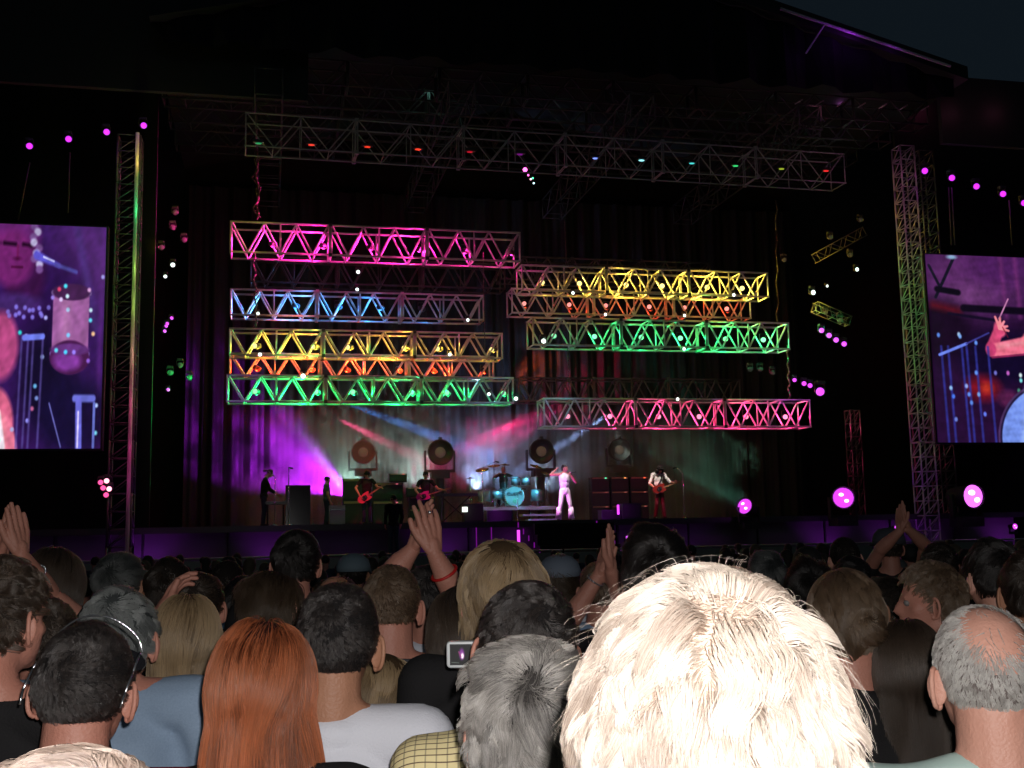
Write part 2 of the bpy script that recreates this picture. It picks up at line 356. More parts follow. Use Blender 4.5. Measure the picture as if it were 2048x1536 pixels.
def person(name_label, loc, H, J=None, rz=0.0, head=(0, 0, 0), skin=SKIN, shirt=BLK, trousers=None, hp=None, hcol=None, hm=None, sw=.185, hs=1.0,
           bare_arms=True, sleeves=.55, vox=.009, arm_hands=None, fem=False, see_face=False, collar=None, group=None, bulk=1.0, tank=False, neckr=.056, shoes=None, strands=True, cap_mats=None, low=0.0, root=None, wr=.007, wsc=7, hairprims=None):
    """head = (nod forward, yaw left, tilt to the right) in degrees"""
    r = root or thing('person', name_label, 'person', loc, rz, group)
    J = J or joints(H, sw); HC = Vector(J['hc'])
    M = (Matrix.Rotation(R(head[1]), 3, 'Z') @ Matrix.Rotation(R(head[2]), 3, 'Y') @ Matrix.Rotation(R(-head[0]), 3, 'X'))
    nk = Vector(J['neck']); piv = HC + Vector((0, -.03, -.10)); HC = piv + M @ Vector((0, .03, .10))
    V = lambda k: tuple(J[k]); b_ = bulk
    zs = (J['shL'] + J['shR'])*.5; hp_ = (J['hipL'] + J['hipR'])*.5; ax = (zs-hp_); up = ax.normalized(); across = (J['shR']-J['shL']).normalized(); fwd = up.cross(across); TM = Matrix((across, fwd, up)).transposed()
    chest = zs - up*.15; waist = zs*.45 + hp_*.55; 
    body = head_prims(HC, M, hs) + [('cap', tuple(HC + M @ Vector((0, -.022, -.055))*hs), tuple(nk + up*.0), neckr*hs, neckr*1.08),
        ('cap', tuple(nk), tuple(zs-up*.05), neckr*1.05, .08), ('ell', tuple(chest), (sw*.82*b_, .1*b_, .19), TM), ('ell', tuple(waist), (.125*b_, .09*b_, .19), TM), ('ell', tuple(hp_+up*.02), (.15*b_, .1*b_, .13), TM)]
    for k in 'LR':
        body += [('cap', tuple(nk - up*.0 + (J['sh'+k]-nk)*.2), V('sh'+k), .042, .055*b_), ('cap', V('sh'+k), V('el'+k), .048*b_, .038), ('cap', V('el'+k), tuple(Vector(J['el'+k]).lerp(J['wr'+k], .35)), .039, .038), ('cap', tuple(Vector(J['el'+k]).lerp(J['wr'+k], .35)), V('wr'+k), .038, .026),
                 ('cap', V('hip'+k), V('kn'+k), .085*b_, .055), ('cap', V('kn'+k), tuple(Vector(J['kn'+k]).lerp(J['an'+k], .35)), .052, .052), ('cap', tuple(Vector(J['kn'+k]).lerp(J['an'+k], .35)), V('an'+k), .052, .036),
                 ('cap', tuple(Vector(J['an'+k]) + Vector((0, -.03, -.045))), tuple(Vector(J['an'+k]) + Vector((0, .13, -.055))), .036, .026)]
    extra = ear_mesh(HC, M, hs)
    for k, sx in (('L', 1), ('R', -1)):
        hd = (arm_hands or {}).get(k)
        if hd is None:
            dv = (Vector(J['wr'+k]) - Vector(J['el'+k])).normalized(); m = MB().prims(hand(J['wr'+k], dv, (sx, 0, 0), (0, 1, 0), 1, .25)); extra.append(m.mesh('h', SKIN, True))
        else:
            extra.append(remesh(MB().prims(hand(J['wr'+k], **hd)), .0026, 3))
            arm = [('cap', V('el'+k), tuple(Vector(J['el'+k]).lerp(J['wr'+k], .35)), .041, .040), ('cap', tuple(Vector(J['el'+k]).lerp(J['wr'+k], .35)), tuple(Vector(J['wr'+k]).lerp(J['el'+k], .02)), .039, .025)]
            extra.append(remesh(MB().prims(arm), .005, 4))
    bo = from_prims('body', body, vox, skin, r, 5, extra=extra)
    # clothes
    sp = []
    if shirt:
        t = sleeves
        sp = [('ell', tuple(chest-up*.015), (sw*.93*b_, .128*b_, .2), TM), ('ell', tuple(waist), (.158*b_, .118*b_, .22), TM), ('ell', tuple(hp_+up*.03), (.172*b_, .125*b_, .15), TM),
              ('ell', tuple(nk + (zs-nk)*.5 - up*.004), (.1, .078, .045), TM)]
        for k in 'LR':
            if tank: sp += [('cap', tuple(nk - up*.02 + (J['sh'+k]-nk)*.45), tuple(Vector(J['sh'+k])*.75+chest*.25), .03, .05)]
            else:
                sp += [('cap', tuple(nk - up*.022 + (J['sh'+k]-nk)*.2), V('sh'+k), .058, .068*b_), ('cap', V('sh'+k), tuple(Vector(J['sh'+k]).lerp(J['el'+k], min(t, 1))), .066*b_, .058 if t < 1 else .05)]
                if t > 1: sp += [('cap', V('el'+k), tuple(Vector(J['el'+k]).lerp(J['wr'+k], t-1)), .052, .04)]
        sh = from_prims('shirt', sp, vox*1.1, shirt, r, 6, wr=wr, wsc=wsc)
        if collar:
            m = MB(); pts = []
            for k in range(25):
                a = 2*math.pi*k/24; pts.append(nk - up*(.006+.012*math.sin(a)) + across*(.076*math.cos(a)) + fwd*(.066*math.sin(a)+.0) )
            for a, b in zip(pts[:-1], pts[1:]): m.cap(a, b, .011, .011, 8)
            m.build('collar', collar, r, True)
    tp = [('ell', tuple(hp_+up*.0), (.168*b_, .122*b_, .13), TM)]
    for k in 'LR': tp += [('cap', V('hip'+k), V('kn'+k), .095*b_, .07), ('cap', V('kn'+k), tuple(Vector(J['an'+k])+Vector((0, 0, .02))), .068, .062)]
    from_prims('trousers', tp, .016, trousers or mat('dark_denim', (.03, .04, .07), .85, spec=.2), r, 4)
    for k in 'LR':
        a = Vector(J['an'+k]); MB().cap(a+Vector((0, -.035, -.042)), a+Vector((0, .145, -.05)), .042, .034).box(a+Vector((0, .055, -.076)), (.08, .27, .018)).build('shoe', shoes or BLKM, r, True)
    if see_face: eyes(r, HC, M, hs)
    if hp:
        cm = cap_mats or mat('scalp_'+hcol[0], tuple(x*.8 for x in hcol[1]), .75, bump=.5, bscale=300, spec=.25)
        h = scalp_cap(hp, HC, M, cm, r, hs)
        if strands:
            bc = np.array(M.transposed() @ (chest+up*.0 - HC)); body_c = (bc, np.array((sw*.95, .135, .15)))
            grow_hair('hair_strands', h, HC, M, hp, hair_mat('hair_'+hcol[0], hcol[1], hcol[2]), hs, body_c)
    if hairprims: 
        m = [(p[0], tuple(HC + M @ Vector(p[1])*hs), *( (p[2], M) if p[0] == 'ell' else (tuple(HC + M @ Vector(p[2])*hs), *p[3:]))) for p in hairprims]
        from_prims('hair', m, .011, hcol if not isinstance(hcol, tuple) else mat('scalp_'+hcol[0], hcol[1], .6), r, 2, wr=.012, wsc=22)
    return r, dict(HC=HC, M=M, J=J, nk=nk, up=up, body=bo)
def GZ(y): return -.018*max(0.0, y-3.0)
def by_head(px, py, d, extra=.0):                   # ground point and height of someone whose head top is seen at px, py
    p = P(px, py, d); g = GZ(p.y); return Vector((p.x, p.y, g)), p.z - g - extra

# ------------------------------------------------------------------ ground
gm = MB(); gx = [-300, -60, -20, 0, 20, 60, 300]; gy = [-60, 3, 12, 24, 40, 80, 400]
for y in gy:
    for x in gx: gm.v.append((x, y, GZ(min(y, 60))))
for j in range(len(gy)-1):
    for i in range(len(gx)-1): a = j*len(gx)+i; gm.f.append((a, a+1, a+1+len(gx), a+len(gx))); gm.m.append(0)
tag(gm.build('ground', mat('trampled_grass', (.05, .06, .03), .95, c2=(.07, .055, .035), scale=2, bump=.6, bscale=30)), kind='structure')

# ------------------------------------------------------------------ the crowd near the camera
HC_BLACK = ('black', (.010, .008, .008), (.045, .036, .032)); HC_DARK = ('dark_brown', (.02, .013, .009), (.06, .04, .028))
HC_BROWN = ('brown', (.07, .042, .025), (.16, .1, .06)); HC_BLOND = ('dark_blond', (.08, .045, .02), (.45, .31, .17)); HC_PALE = ('pale_blond', (.13, .085, .06), (.66, .56, .47))
HC_RED = ('auburn', (.035, .006, .003), (.62, .17, .065)); HC_GREY = ('grey', (.03, .026, .024), (.5, .46, .42)); HC_DGREY = ('dark_grey', (.05, .055, .055), (.22, .23, .22)); HC_SILVER = ('silver', (.25, .23, .21), (.6, .57, .53))
SHORT = dict(N=9000, L=.022, lift=.45, seg=5, rad=.00055, mess=.3, lock=.001, K=500, clump=.6, swirl=1.1, follow=.45)
MID = dict(N=9000, L=.06, lift=.3, seg=8, rad=.0006, mess=.35, K=200, clump=.8, lock=.006, swirl=.6, puff=.14, grav=.12, follow=.4, capoff=.004)
LONG = dict(N=8500, L=.5, lift=.12, seg=18, rad=.0006, mess=.2, K=110, clump=.75, cpow=.9, lock=.01, long=True, puff=.16, grav=.22, follow=.45, whorl=(0, .15, 1), swirl=0, lvar=.18, nf=14, curl=.5, capoff=.008)
def H(base, **k): d = dict(base); d.update(k); return d
WHITE = mat('white_cotton', (.72, .72, .78), .85, var=.04, bump=.25, bscale=260, spec=.2); OLIVE = mat('olive_cotton', (.10, .10, .045), .9, bump=.25, bscale=260, spec=.2)
RED = mat('red_cotton', (.32, .01, .02), .85, bump=.25, bscale=260, spec=.2); BLACKT = mat('black_cotton', (.016, .015, .016), .9, bump=.3, bscale=200, spec=.2)
BLUESH = mat('light_blue_cotton', (.25, .36, .52), .85, bump=.25, bscale=260, spec=.2); GREYC = mat('grey_rib', (.08, .08, .09), .9, spec=.2)
def denim():
    m, n, l = nt_new('blue_denim'); b = n['Principled BSDF']; b.inputs['Roughness'].default_value = .9; b.inputs['Specular IOR Level'].default_value = .15
    tc = n.new('ShaderNodeTexCoord'); nz = n.new('ShaderNodeTexNoise'); nz.inputs['Scale'].default_value = 260; n2 = n.new('ShaderNodeTexNoise'); n2.inputs['Scale'].default_value = 7
    mx = n.new('ShaderNodeMix'); mx.data_type = 'RGBA'; mx.inputs[6].default_value = (.17, .24, .34, 1); mx.inputs[7].default_value = (.36, .46, .6, 1)
    ad = n.new('ShaderNodeMath'); ad.operation = 'MULTIPLY_ADD'; ad.inputs[1].default_value = .5
    l.new(tc.outputs['Object'], nz.inputs[0]); l.new(tc.outputs['Object'], n2.inputs[0]); l.new(nz.outputs[0], ad.inputs[0]); 
    m2 = n.new('ShaderNodeMath'); m2.operation = 'MULTIPLY'; m2.inputs[1].default_value = .5; l.new(n2.outputs[0], m2.inputs[0]); l.new(m2.outputs[0], ad.inputs[2])
    l.new(ad.outputs[0], mx.inputs[0]); l.new(mx.outputs[2], b.inputs['Base Color']); return m
def plaid():
    m, n, l = nt_new('yellow_plaid'); b = n['Principled BSDF']; b.inputs['Roughness'].default_value = .85; b.inputs['Specular IOR Level'].default_value = .2
    tc = n.new('ShaderNodeTexCoord'); sp = n.new('ShaderNodeSeparateXYZ'); l.new(tc.outputs['Object'], sp.inputs[0])
    def stripe(src, per, wd, op2=None):
        a = n.new('ShaderNodeMath'); a.operation = 'DIVIDE'; a.inputs[1].default_value = per; l.new(src, a.inputs[0])
        f = n.new('ShaderNodeMath'); f.operation = 'FRACT'; l.new(a.outputs[0], f.inputs[0])
        c = n.new('ShaderNodeMath'); c.operation = 'LESS_THAN'; c.inputs[1].default_value = wd/per; l.new(f.outputs[0], c.inputs[0]); return c.outputs[0]
    zy = n.new('ShaderNodeMath'); zy.operation = 'MULTIPLY_ADD'; zy.inputs[1].default_value = 1.0; l.new(sp.outputs[1], zy.inputs[0]); l.new(sp.outputs[2], zy.inputs[2])
    s1 = stripe(zy.outputs[0], .0165, .0026); s2 = stripe(sp.outputs[0], .019, .0026)
    m1 = n.new('ShaderNodeMix'); m1.data_type = 'RGBA'; m1.inputs[6].default_value = (.74, .62, .33, 1); m1.inputs[7].default_value = (.40, .34, .2, 1); l.new(s2, m1.inputs[0])
    m2 = n.new('ShaderNodeMix'); m2.data_type = 'RGBA'; m2.inputs[7].default_value = (.10, .06, .05, 1); l.new(m1.outputs[2], m2.inputs[6]); l.new(s1, m2.inputs[0]); l.new(m2.outputs[2], b.inputs['Base Color']); return m
DENIM = denim(); PLAID = plaid()
def near(label, px, py, d, hp, hcol, ex=.012, **k):
    loc, hh = by_head(px, py, d, ex); return person(label, loc, hh, hp=hp, hcol=hcol, **k), loc
SHL = None
r_big = near('large pale blond short tousled head right before the lens, overexposed by the flash', 1408, 1130, .84, H(MID, N=27000, L=.064, lift=.28, mess=.26, K=300, clump=.8, lock=.006, puff=.27, whorl=(.06, -.5, .8), swirl=.3, rad=.0004, cpow=1.0, lvar=.35, capoff=.012), HC_PALE, ex=.03, hs=1.04, cap_mats=mat('blond_scalp', (.42, .3, .23), .8, var=.3, scale=60, bump=.6, bscale=300), shirt=WHITE, skin=SKIN_P, fem=True, head=(4, 0, 0))
h_ = [c for c in r_big[0][0].children if c.name.startswith('hair')][0]
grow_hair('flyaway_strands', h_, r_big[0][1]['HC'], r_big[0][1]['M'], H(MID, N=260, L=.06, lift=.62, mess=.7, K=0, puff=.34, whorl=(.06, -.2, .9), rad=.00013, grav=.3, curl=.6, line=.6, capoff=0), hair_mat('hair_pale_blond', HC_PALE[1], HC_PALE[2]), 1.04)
near('top of a pale blond head cut off by the lower left corner', 100, 1470, .78, H(MID, N=12000, L=.05, lift=.3, K=500, puff=.12, whorl=(.5, -.2, .9), rad=.0005), ('beige', (.10, .06, .045), (.42, .32, .26)), ex=.02, shirt=BLACKT, skin=SKIN_P, head=(-4, 0, 6))
(rc, jc), lc = near('man with black cropped hair and red shirt, sunglasses on top of his head', 165, 1232, 1.98, H(SHORT, N=21000, L=.018, whorl=(.08, -.86, .42), swirl=1.6, mess=.3, lift=.5, rad=.00036, K=1200, clump=.6, lock=.001), HC_BLACK, shirt=RED, head=(6, 0, 3))
near('woman with long straight auburn red hair down her back', 525, 1225, 2.05, H(LONG, N=19000, puff=.09, side=.2, wid=.112, flare=.5, spread=2.2, L=.56, mess=.24, rad=.0005, K=150, clump=.8, cpow=.9, lock=.012, capoff=.004), HC_RED, ex=.02, shirt=BLACKT, skin=SKIN_P, sw=.165, head=(5, 0, 0))
near('man with short black hair and plain white t-shirt', 668, 1162, 2.36, H(SHORT, N=19000, L=.017, whorl=(.12, -.75, .6), swirl=1.0, mess=.3, lift=.5, rad=.0004, K=1100, clump=.6, lock=.001), HC_BLACK, shirt=WHITE, hs=1.07, head=(2, 0, 4), skin=SKIN_T)
near('person with thick grey hair right beside the big blond head', 1065, 1265, 1.62, H(MID, N=15000, L=.075, whorl=(.08, -.8, .55), puff=.16, K=260, mess=.4, clump=.85, lock=.009, Lback=1.1, rad=.0005, swirl=.8, line=-.04), HC_GREY, ex=.018, shirt=BLACKT, sw=.18, head=(3, 0, -3))
near('man with thick black hair and yellow plaid shirt behind the grey haired person', 1040, 1158, 2.04, H(MID, N=12000, L=.045, whorl=(.3, -.75, .5), puff=.08, K=400, mess=.3, swirl=.9, rad=.0006), HC_BLACK, ex=.015, hs=1.04, shirt=PLAID, sw=.165, head=(0, 0, 6))
near('person with ear-length dark blond bowl cut, head raised above its neighbours', 1003, 1078, 2.65, H(LONG, N=9000, L=.17, puff=.22, K=240, mess=.2, whorl=(0, -.35, .9), curl=.8, wid=.1, rad=.0007), HC_BLOND, ex=.02, hs=1.05, shirt=BLACKT)
near('balding man with cropped grey sides at the right edge', 1962, 1196, 1.86, H(SHORT, N=14000, L=.016, bald=(.0, -.85, 1.0, .52, .34), whorl=(.0, -.7, .65), swirl=.6, mess=.15), HC_SILVER, shirt=mat('pale_green_cotton', (.45, .6, .55), .85), skin=SKIN_P, cap_mats=mat('grey_stubble', (.16, .13, .12), .8, bump=.5, bscale=400), neckr=.062, sw=.2, head=(4, 0, 0))
near('woman with long straight dark brown hair left of the balding man', 1808, 1235, 2.7, H(LONG, N=9000, L=.55, puff=.1, wid=.1), HC_DARK, ex=.015, shirt=BLACKT, sw=.16)
(ru, ju), _lu = near('woman with brown hair pinned up by a hair stick, bare shoulder and thin strap', 1685, 1138, 2.75, H(MID, N=9000, L=.09, whorl=(0, .5, .9), puff=.12, swirl=0, grav=.3, lift=.1, mess=.15, follow=.8, K=150), HC_BROWN, ex=.015, hs=1.05, shirt=BLACKT, tank=True, sw=.165)
near('man with tousled brown hair turned in profile to the left', 1868, 1122, 3.6, H(MID, N=6000, L=.05, whorl=(0, -.8, .5), rad=.001, mess=.4), HC_BROWN, head=(0, 78, 0), shirt=BLACKT, see_face=True)
near('woman with long dark blond hair beside the denim shirt', 375, 1184, 2.9, H(LONG, N=8000, L=.5, puff=.1, wid=.095, rad=.0008), HC_BLOND, ex=.015, shirt=BLACKT, sw=.16)
_l, _h = by_head(240, 1170, 2.6, .012); JN = joints(_h, .2); JN['neck'].z += .035
for k_ in ('shL', 'shR'): JN[k_].z += .055
near('grey haired man in faded blue denim shirt', 240, 1170, 2.6, H(MID, N=8000, L=.05, whorl=(.1, -.6, .7), rad=.0008, puff=.08), HC_DGREY, ex=.012, J=JN, shirt=DENIM, collar=DENIM, sleeves=1.9, sw=.2)
near('dark haired man in black shirt cut off by the left edge', -6, 1112, 2.25, H(MID, N=8000, L=.04, whorl=(.1, -.8, .5), rad=.0007), HC_DARK, shirt=BLACKT, head=(0, -25, 0))
near('man with cropped dark hair half turned, behind the man with sunglasses', 105, 1186, 2.75, H(SHORT, N=7000, L=.02, rad=.0008), HC_DARK, shirt=BLACKT, head=(0, 35, 0))
near('man with brown crew cut in olive green t-shirt', 780, 1122, 3.15, H(SHORT, N=8000, L=.016, rad=.0008, whorl=(.1, -.7, .6)), HC_BROWN, shirt=OLIVE, collar=GREYC, sw=.2, head=(0, 0, 2), neckr=.064)
near('blond child in white shirt half hidden by the white t-shirt man', 765, 1300, 2.75, H(LONG, N=5000, L=.16, rad=.0009, wid=.09), HC_BLOND, shirt=WHITE, sw=.14, hs=.95)
near('woman with long dark hair and black jacket behind the small camera screen', 925, 1168, 2.9, H(LONG, N=7000, L=.42, rad=.0008), HC_DARK, shirt=BLACKT, sleeves=1.9, sw=.165)

# people further in, some with raised hands
FARH = dict(N=3600, L=.03, lift=.3, seg=5, rad=.0011, mess=.3, K=250, clump=.6, swirl=.8, follow=.45)
def FH(**k): return H(FARH, **k)
def arms_up(label, px, py, d, hcol, tips, hp=None, ex=.012, **k):
    """tips: {'L': (elbow px, wrist px, depth, finger dir, palm normal, thumb side, curl)}"""
    loc, hh = by_head(px, py, d, ex); J = joints(hh); ah = {}
    for s_, (e, w_, dd, fd, pn, sd, cu, sp) in tips.items():
        J['el'+s_] = P(e[0], e[1], dd[0]) - loc; J['wr'+s_] = P(w_[0], w_[1], dd[1]) - loc; ah[s_] = dict(fd=fd, pn=pn, side=sd, curl=cu, spread=sp)
        # the shoulder follows the raised arm and the upper arm keeps its length
        sh = J['sh'+s_]; v = J['el'+s_] - sh
        if v.length > .31: J['sh'+s_] = sh + Vector((0, 0, .03)); 
    return person(label, loc, hh, J=J, hp=hp or FH(), hcol=hcol, arm_hands=ah, **k) + (loc,)
def band(name, root, info, side, t, r, m, wd=.006, beads=False):
    J = info['J']; a = Vector(J['el'+side]); b = Vector(J['wr'+side]); c = a.lerp(b, t); q = (b-a).to_track_quat('Z', 'Y').to_matrix(); mb = MB(); n = 20
    ring = [c + q @ Vector((r*math.cos(2*math.pi*k/n), r*math.sin(2*math.pi*k/n), 0)) for k in range(n+1)]
    for p0, p1 in zip(ring[:-1], ring[1:]):
        mb.cap(p0, p1, wd, wd, 6)
        if beads: mb.ell(p0, (wd*1.9,)*3, n=6, m=4)
    mb.build(name, m, root, True)
r_, i_, l_ = arms_up('person with long dark hair clapping high at the left edge, wrist chain catching the flash', 112, 1092, 3.75, HC_DARK,
    {'L': ((-40, 1230), (2, 1118), (3.7, 3.55), (.05, .05, 1), (.95, -.35, 0), (.3, -.9, 0), .05, .03), 'R': ((98, 1192), (42, 1112), (3.65, 3.5), (-.13, .0, 1), (-.9, .4, 0), (-.35, -.9, 0), .06, .05)}, H(LONG, N=3600, rad=.0013, puff=.15), sleeves=.4, shirt=BLACKT)
band('wrist_chain', r_, i_, 'R', .55, .037, STEEL, .0025, True)
r_, i_, l_ = arms_up('dark haired man clapping overhead with a red band on his forearm', 856, 1124, 3.85, HC_BLACK,
    {'L': ((788, 1142), (826, 1098), (3.6, 3.6), (.28, .0, 1), (.9, .35, -.2), (.45, -.85, 0), .1, .12), 'R': ((905, 1178), (868, 1106), (3.5, 3.45), (-.16, .05, 1), (-.75, .6, 0), (-.8, -.55, 0), .12, .1)}, sleeves=.45, shirt=mat('white_polo', (.55, .56, .62), .85))
band('wristband', r_, i_, 'R', .45, .041, mat('red_silicone', (.5, .01, .01), .5), .005)
hm_ = MB(); wq = Vector(i_['J']['wrR']); hm_.ell(wq + Vector((-.012, -.012, .125)), (.006,)*3); hm_.build('ring', STEEL, r_, True)
r_, i_, l_ = arms_up('fair haired person clapping with a beaded bracelet, left of the dark round head', 1198, 1118, 4.45, HC_BROWN,
    {'L': ((1137, 1245), (1198, 1150), (4.2, 4.15), (.30, .0, 1), (.95, .3, -.2), (.3, -.9, 0), .03, .03), 'R': ((1246, 1200), (1222, 1142), (4.2, 4.1), (.02, .0, 1), (-.9, .4, 0), (-.3, -.9, 0), .03, .02)}, sleeves=.4, shirt=BLUESH)
band('bracelet', r_, i_, 'L', .88, .031, STEEL, .0025, True)
arms_up('dark haired person with one slim hand lifted beside the long blond hair', 398, 1138, 3.7, HC_DARK,
    {'L': ((296, 1290), (322, 1226), (3.5, 3.42), (.5, .1, 1), (.9, .3, -.3), (.1, -.9, .2), .34, .3)}, sleeves=.4, shirt=BLACKT)
r_, i_, l_ = arms_up('person in a dark peaked cap clapping above the crowd at the right', 1775, 1056, 7.0, HC_DARK,
    {'L': ((1762, 1098), (1800, 1062), (6.8, 6.7), (.08, 0, 1), (.9, .3, 0), (.3, -.9, 0), .03, .03), 'R': ((1850, 1090), (1816, 1058), (6.8, 6.7), (-.12, 0, 1), (-.9, .3, 0), (-.3, -.9, 0), .03, .03)}, H(FARH, N=1200, rad=.002), sleeves=.4, shirt=BLACKT)
def add_cap(r, i, color):
    HC, M = i['HC'], i['M']; m = MB(); m.lathe([(.1, 0), (.101, .03), (.09, .065), (.06, .092), (.02, .104), (.004, .105)], HC + M @ Vector((0, -.01, .02)), M, 20)
    b = MB()
    n = 13
    for k in range(n): 
        a = math.pi*k/(n-1); 
        b.v += [tuple(HC + M @ Vector((.098*math.cos(a), .06+.03*math.sin(a), .03))), tuple(HC + M @ Vector((.1*math.cos(a), .065+.11*math.sin(a), .012))), tuple(HC + M @ Vector((.1*math.cos(a), .065+.11*math.sin(a), .006))), tuple(HC + M @ Vector((.098*math.cos(a), .06+.03*math.sin(a), .024)))]
    for k in range(n-1):
        for q in range(4): b.f.append((k*4+q, k*4+(q+1) % 4, k*4+4+(q+1) % 4, k*4+4+q)); b.m.append(0)
    c = m.build('cap', color, r, True); b.build('cap_peak', color, c, True)
add_cap(r_, i_, mat('grey_cap', (.05, .055, .07), .85))
MIDS = [
 ('man with thick mottled grey hair between two dark heads, upper left', 243, 1103, 4.1, HC_DGREY, FH(L=.05, puff=.1)),
 ('tall black haired man with both ears showing against the violet stage front', 592, 1058, 4.1, HC_BLACK, FH(L=.04, puff=.1)),
 ('dark haired head right of the mottled grey one', 338, 1110, 4.0, HC_DARK, FH()),
 ('man with close shaved head and blue collar, far left of centre', 452, 1116, 5.4, HC_DARK, FH(L=.008)),
 ('woman with chestnut hair gathered in an updo above the auburn head', 545, 1142, 3.9, HC_BROWN, FH(L=.12, whorl=(0, .5, .9), swirl=0, grav=.3, puff=.12)),
 ('man with an orange lit bald patch ringed by dark hair', 668, 1144, 4.0, HC_DARK, FH(bald=(0, -.25, 1, .55, .3))),
 ('bald man in a pale blue cap left of the crew cut', 708, 1108, 6.6, HC_DARK, FH(N=900)),
 ('big dark bushy head behind the tousled blond one', 1312, 1056, 3.0, HC_BLACK, FH(N=9000, rad=.0009, L=.07, puff=.16, lift=.35)),
 ('person with light cap and long ash hair near the stage front', 1118, 1110, 5.2, HC_BROWN, FH(L=.2, long=True, seg=8, puff=.1, grav=.3, follow=.6, lift=.1)),
 ('grey haired head with wispy strands right of the tousled blond one', 1532, 1100, 5.0, HC_DGREY, FH(L=.06)),
 ('man with shaved head under the violet floor panel', 1690, 1070, 6.0, HC_DARK, FH(L=.008)),
 ('broad dark head below the clapping hands at the right', 1872, 1080, 5.2, HC_DARK, FH()),
 ('dark haired man with lit ear near the right edge', 1985, 1076, 3.6, HC_BLACK, FH(N=5000, L=.04, puff=.08)),
 ('dark head cut off by the right edge', 2052, 1098, 3.2, HC_DARK, FH(N=5000, L=.04, puff=.08)),
 ('dim person in profile facing left beside the tousled profile man', 1775, 1148, 4.4, HC_DARK, FH()),
 ('dark round head between the blue collar and the updo', 485, 1150, 4.5, HC_BLACK, FH()),
 ('dark haired woman right of the long haired one at the left', 1618, 1120, 4.6, HC_BLACK, FH(L=.1, puff=.1)),
 ('low dark head above the pinned up hair', 1700, 1108, 5.0, HC_BLACK, FH()),
]
for i, (lb, px, py, d, hc_, hp_) in enumerate(MIDS):
    loc, hh = by_head(px, py, d, .012); hc_ = ('dim_'+hc_[0], tuple(x*.5 for x in hc_[1]), tuple(x*.45 for x in hc_[2]))  # hair darkened for these heads: flash falloff with distance painted into the colour
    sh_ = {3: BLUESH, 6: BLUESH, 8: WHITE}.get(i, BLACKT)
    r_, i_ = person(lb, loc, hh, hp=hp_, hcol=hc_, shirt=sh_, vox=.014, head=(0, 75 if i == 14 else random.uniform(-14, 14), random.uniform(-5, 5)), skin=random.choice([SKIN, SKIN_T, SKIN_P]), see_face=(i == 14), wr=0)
    if i == 6: add_cap(r_, i_, mat('pale_blue_cap', (.13, .18, .21), .8))
    if i == 8: add_cap(r_, i_, mat('pale_grey_cap', (.16, .19, .24), .8))
# the rest of the crowd down to the stage: small dark figures
def far_person(k):
    m = MB(); Hh = 1.7; z = Hh-.108; sk, hr, cl, tr = 0, 1, 2, 3
    m.ell((0, -.008, z+.012), CR, mi=sk); m.ell((0, .03, z-.045), (.058, .06, .07), mi=sk); m.cap((0, -.022, z-.06), (0, -.028, Hh-.3), .056, .062, mi=sk)
    m.ell((-.08, 0, z-.022), (.008, .016, .03), n=8, m=6, mi=sk); m.ell((.08, 0, z-.022), (.008, .016, .03), n=8, m=6, mi=sk); m.cap((0, .09, z-.005), (0, .106, z-.036), .008, .012, 6, mi=sk)
    if k % 2: m.ell((0, -.018, z+.03), (.086, .102, .096), mi=hr)
    else: m.ell((0, -.022, z+.02), (.092, .105, .105), mi=hr); m.cap((0, -.05, z), (0, -.09, z-.26), .085, .06, mi=hr)
    zs = Hh-.325
    m.cap((-.15, -.02, zs), (.15, -.02, zs), .075, mi=cl); m.ell((0, -.01, zs-.17), (.19, .125, .24), mi=cl); m.ell((0, 0, zs-.42), (.165, .12, .2), mi=cl)
    for s_ in (-1, 1):
        m.cap((s_*.18, -.02, zs), (s_*.24, -.04, zs-.28), .062, .05, mi=cl); m.cap((s_*.24, -.04, zs-.28), (s_*.2, .06, zs-.52), .042, .028, mi=sk); m.ell((s_*.195, .08, zs-.58), (.016, .035, .05), mi=sk)
        m.cap((s_*.09, 0, .9), (s_*.11, .0, .1), .09, .055, mi=tr); m.cap((s_*.11, -.03, .04), (s_*.11, .13, .035), .04, .032, mi=tr)
    c = [BLACKT, mat('navy_cotton', (.02, .03, .06), .9), mat('grey_cotton', (.12, .12, .13), .9), RED][k]
    hcm = [mat('far_hair_brown', (.03, .02, .014), .7), mat('far_hair_black', (.012, .011, .01), .7), mat('far_hair_fair', (.10, .07, .04), .7), mat('far_hair_grey', (.08, .08, .08), .7)][k]
    return m.mesh('far_person', [SKIN, hcm, c, mat('dark_denim', (.03, .04, .07), .85, spec=.2)], True)
FP = [far_person(k) for k in range(4)]
placed = [(o.location.x, o.location.y) for o in bpy.data.objects if o.parent is None and o.get('category') == 'person']
cnt = 0; tries = 0; first = None
while cnt < 170 and tries < 6000:
    tries += 1; y = 5.4 + 26*(rng.rand()**1.15); x = rng.uniform(-.52, .52)*y
    if any((x-a)**2 + (y-b)**2 < (.55+.006*y)**2 for a, b in placed): continue
    placed.append((x, y)); k = int(rng.choice([0, 1, 2, 3], p=[.35, .4, .12, .13])); sc_ = rng.uniform(.93, 1.03)
    if first is None: o = bpy.data.objects.new('person', FP[k]); col.objects.link(o); first = o
    else: o = first.copy(); o.data = FP[k]; col.objects.link(o)
    o.location = (x, y, GZ(y)); o.scale = (sc_,)*3; o.rotation_euler = (0, 0, R(rng.uniform(-15, 15)))
    tag(o, 'one of the small dark figures filling the ground between the near crowd and the stage', 'person', 'distant concertgoers before the stage'); cnt += 1

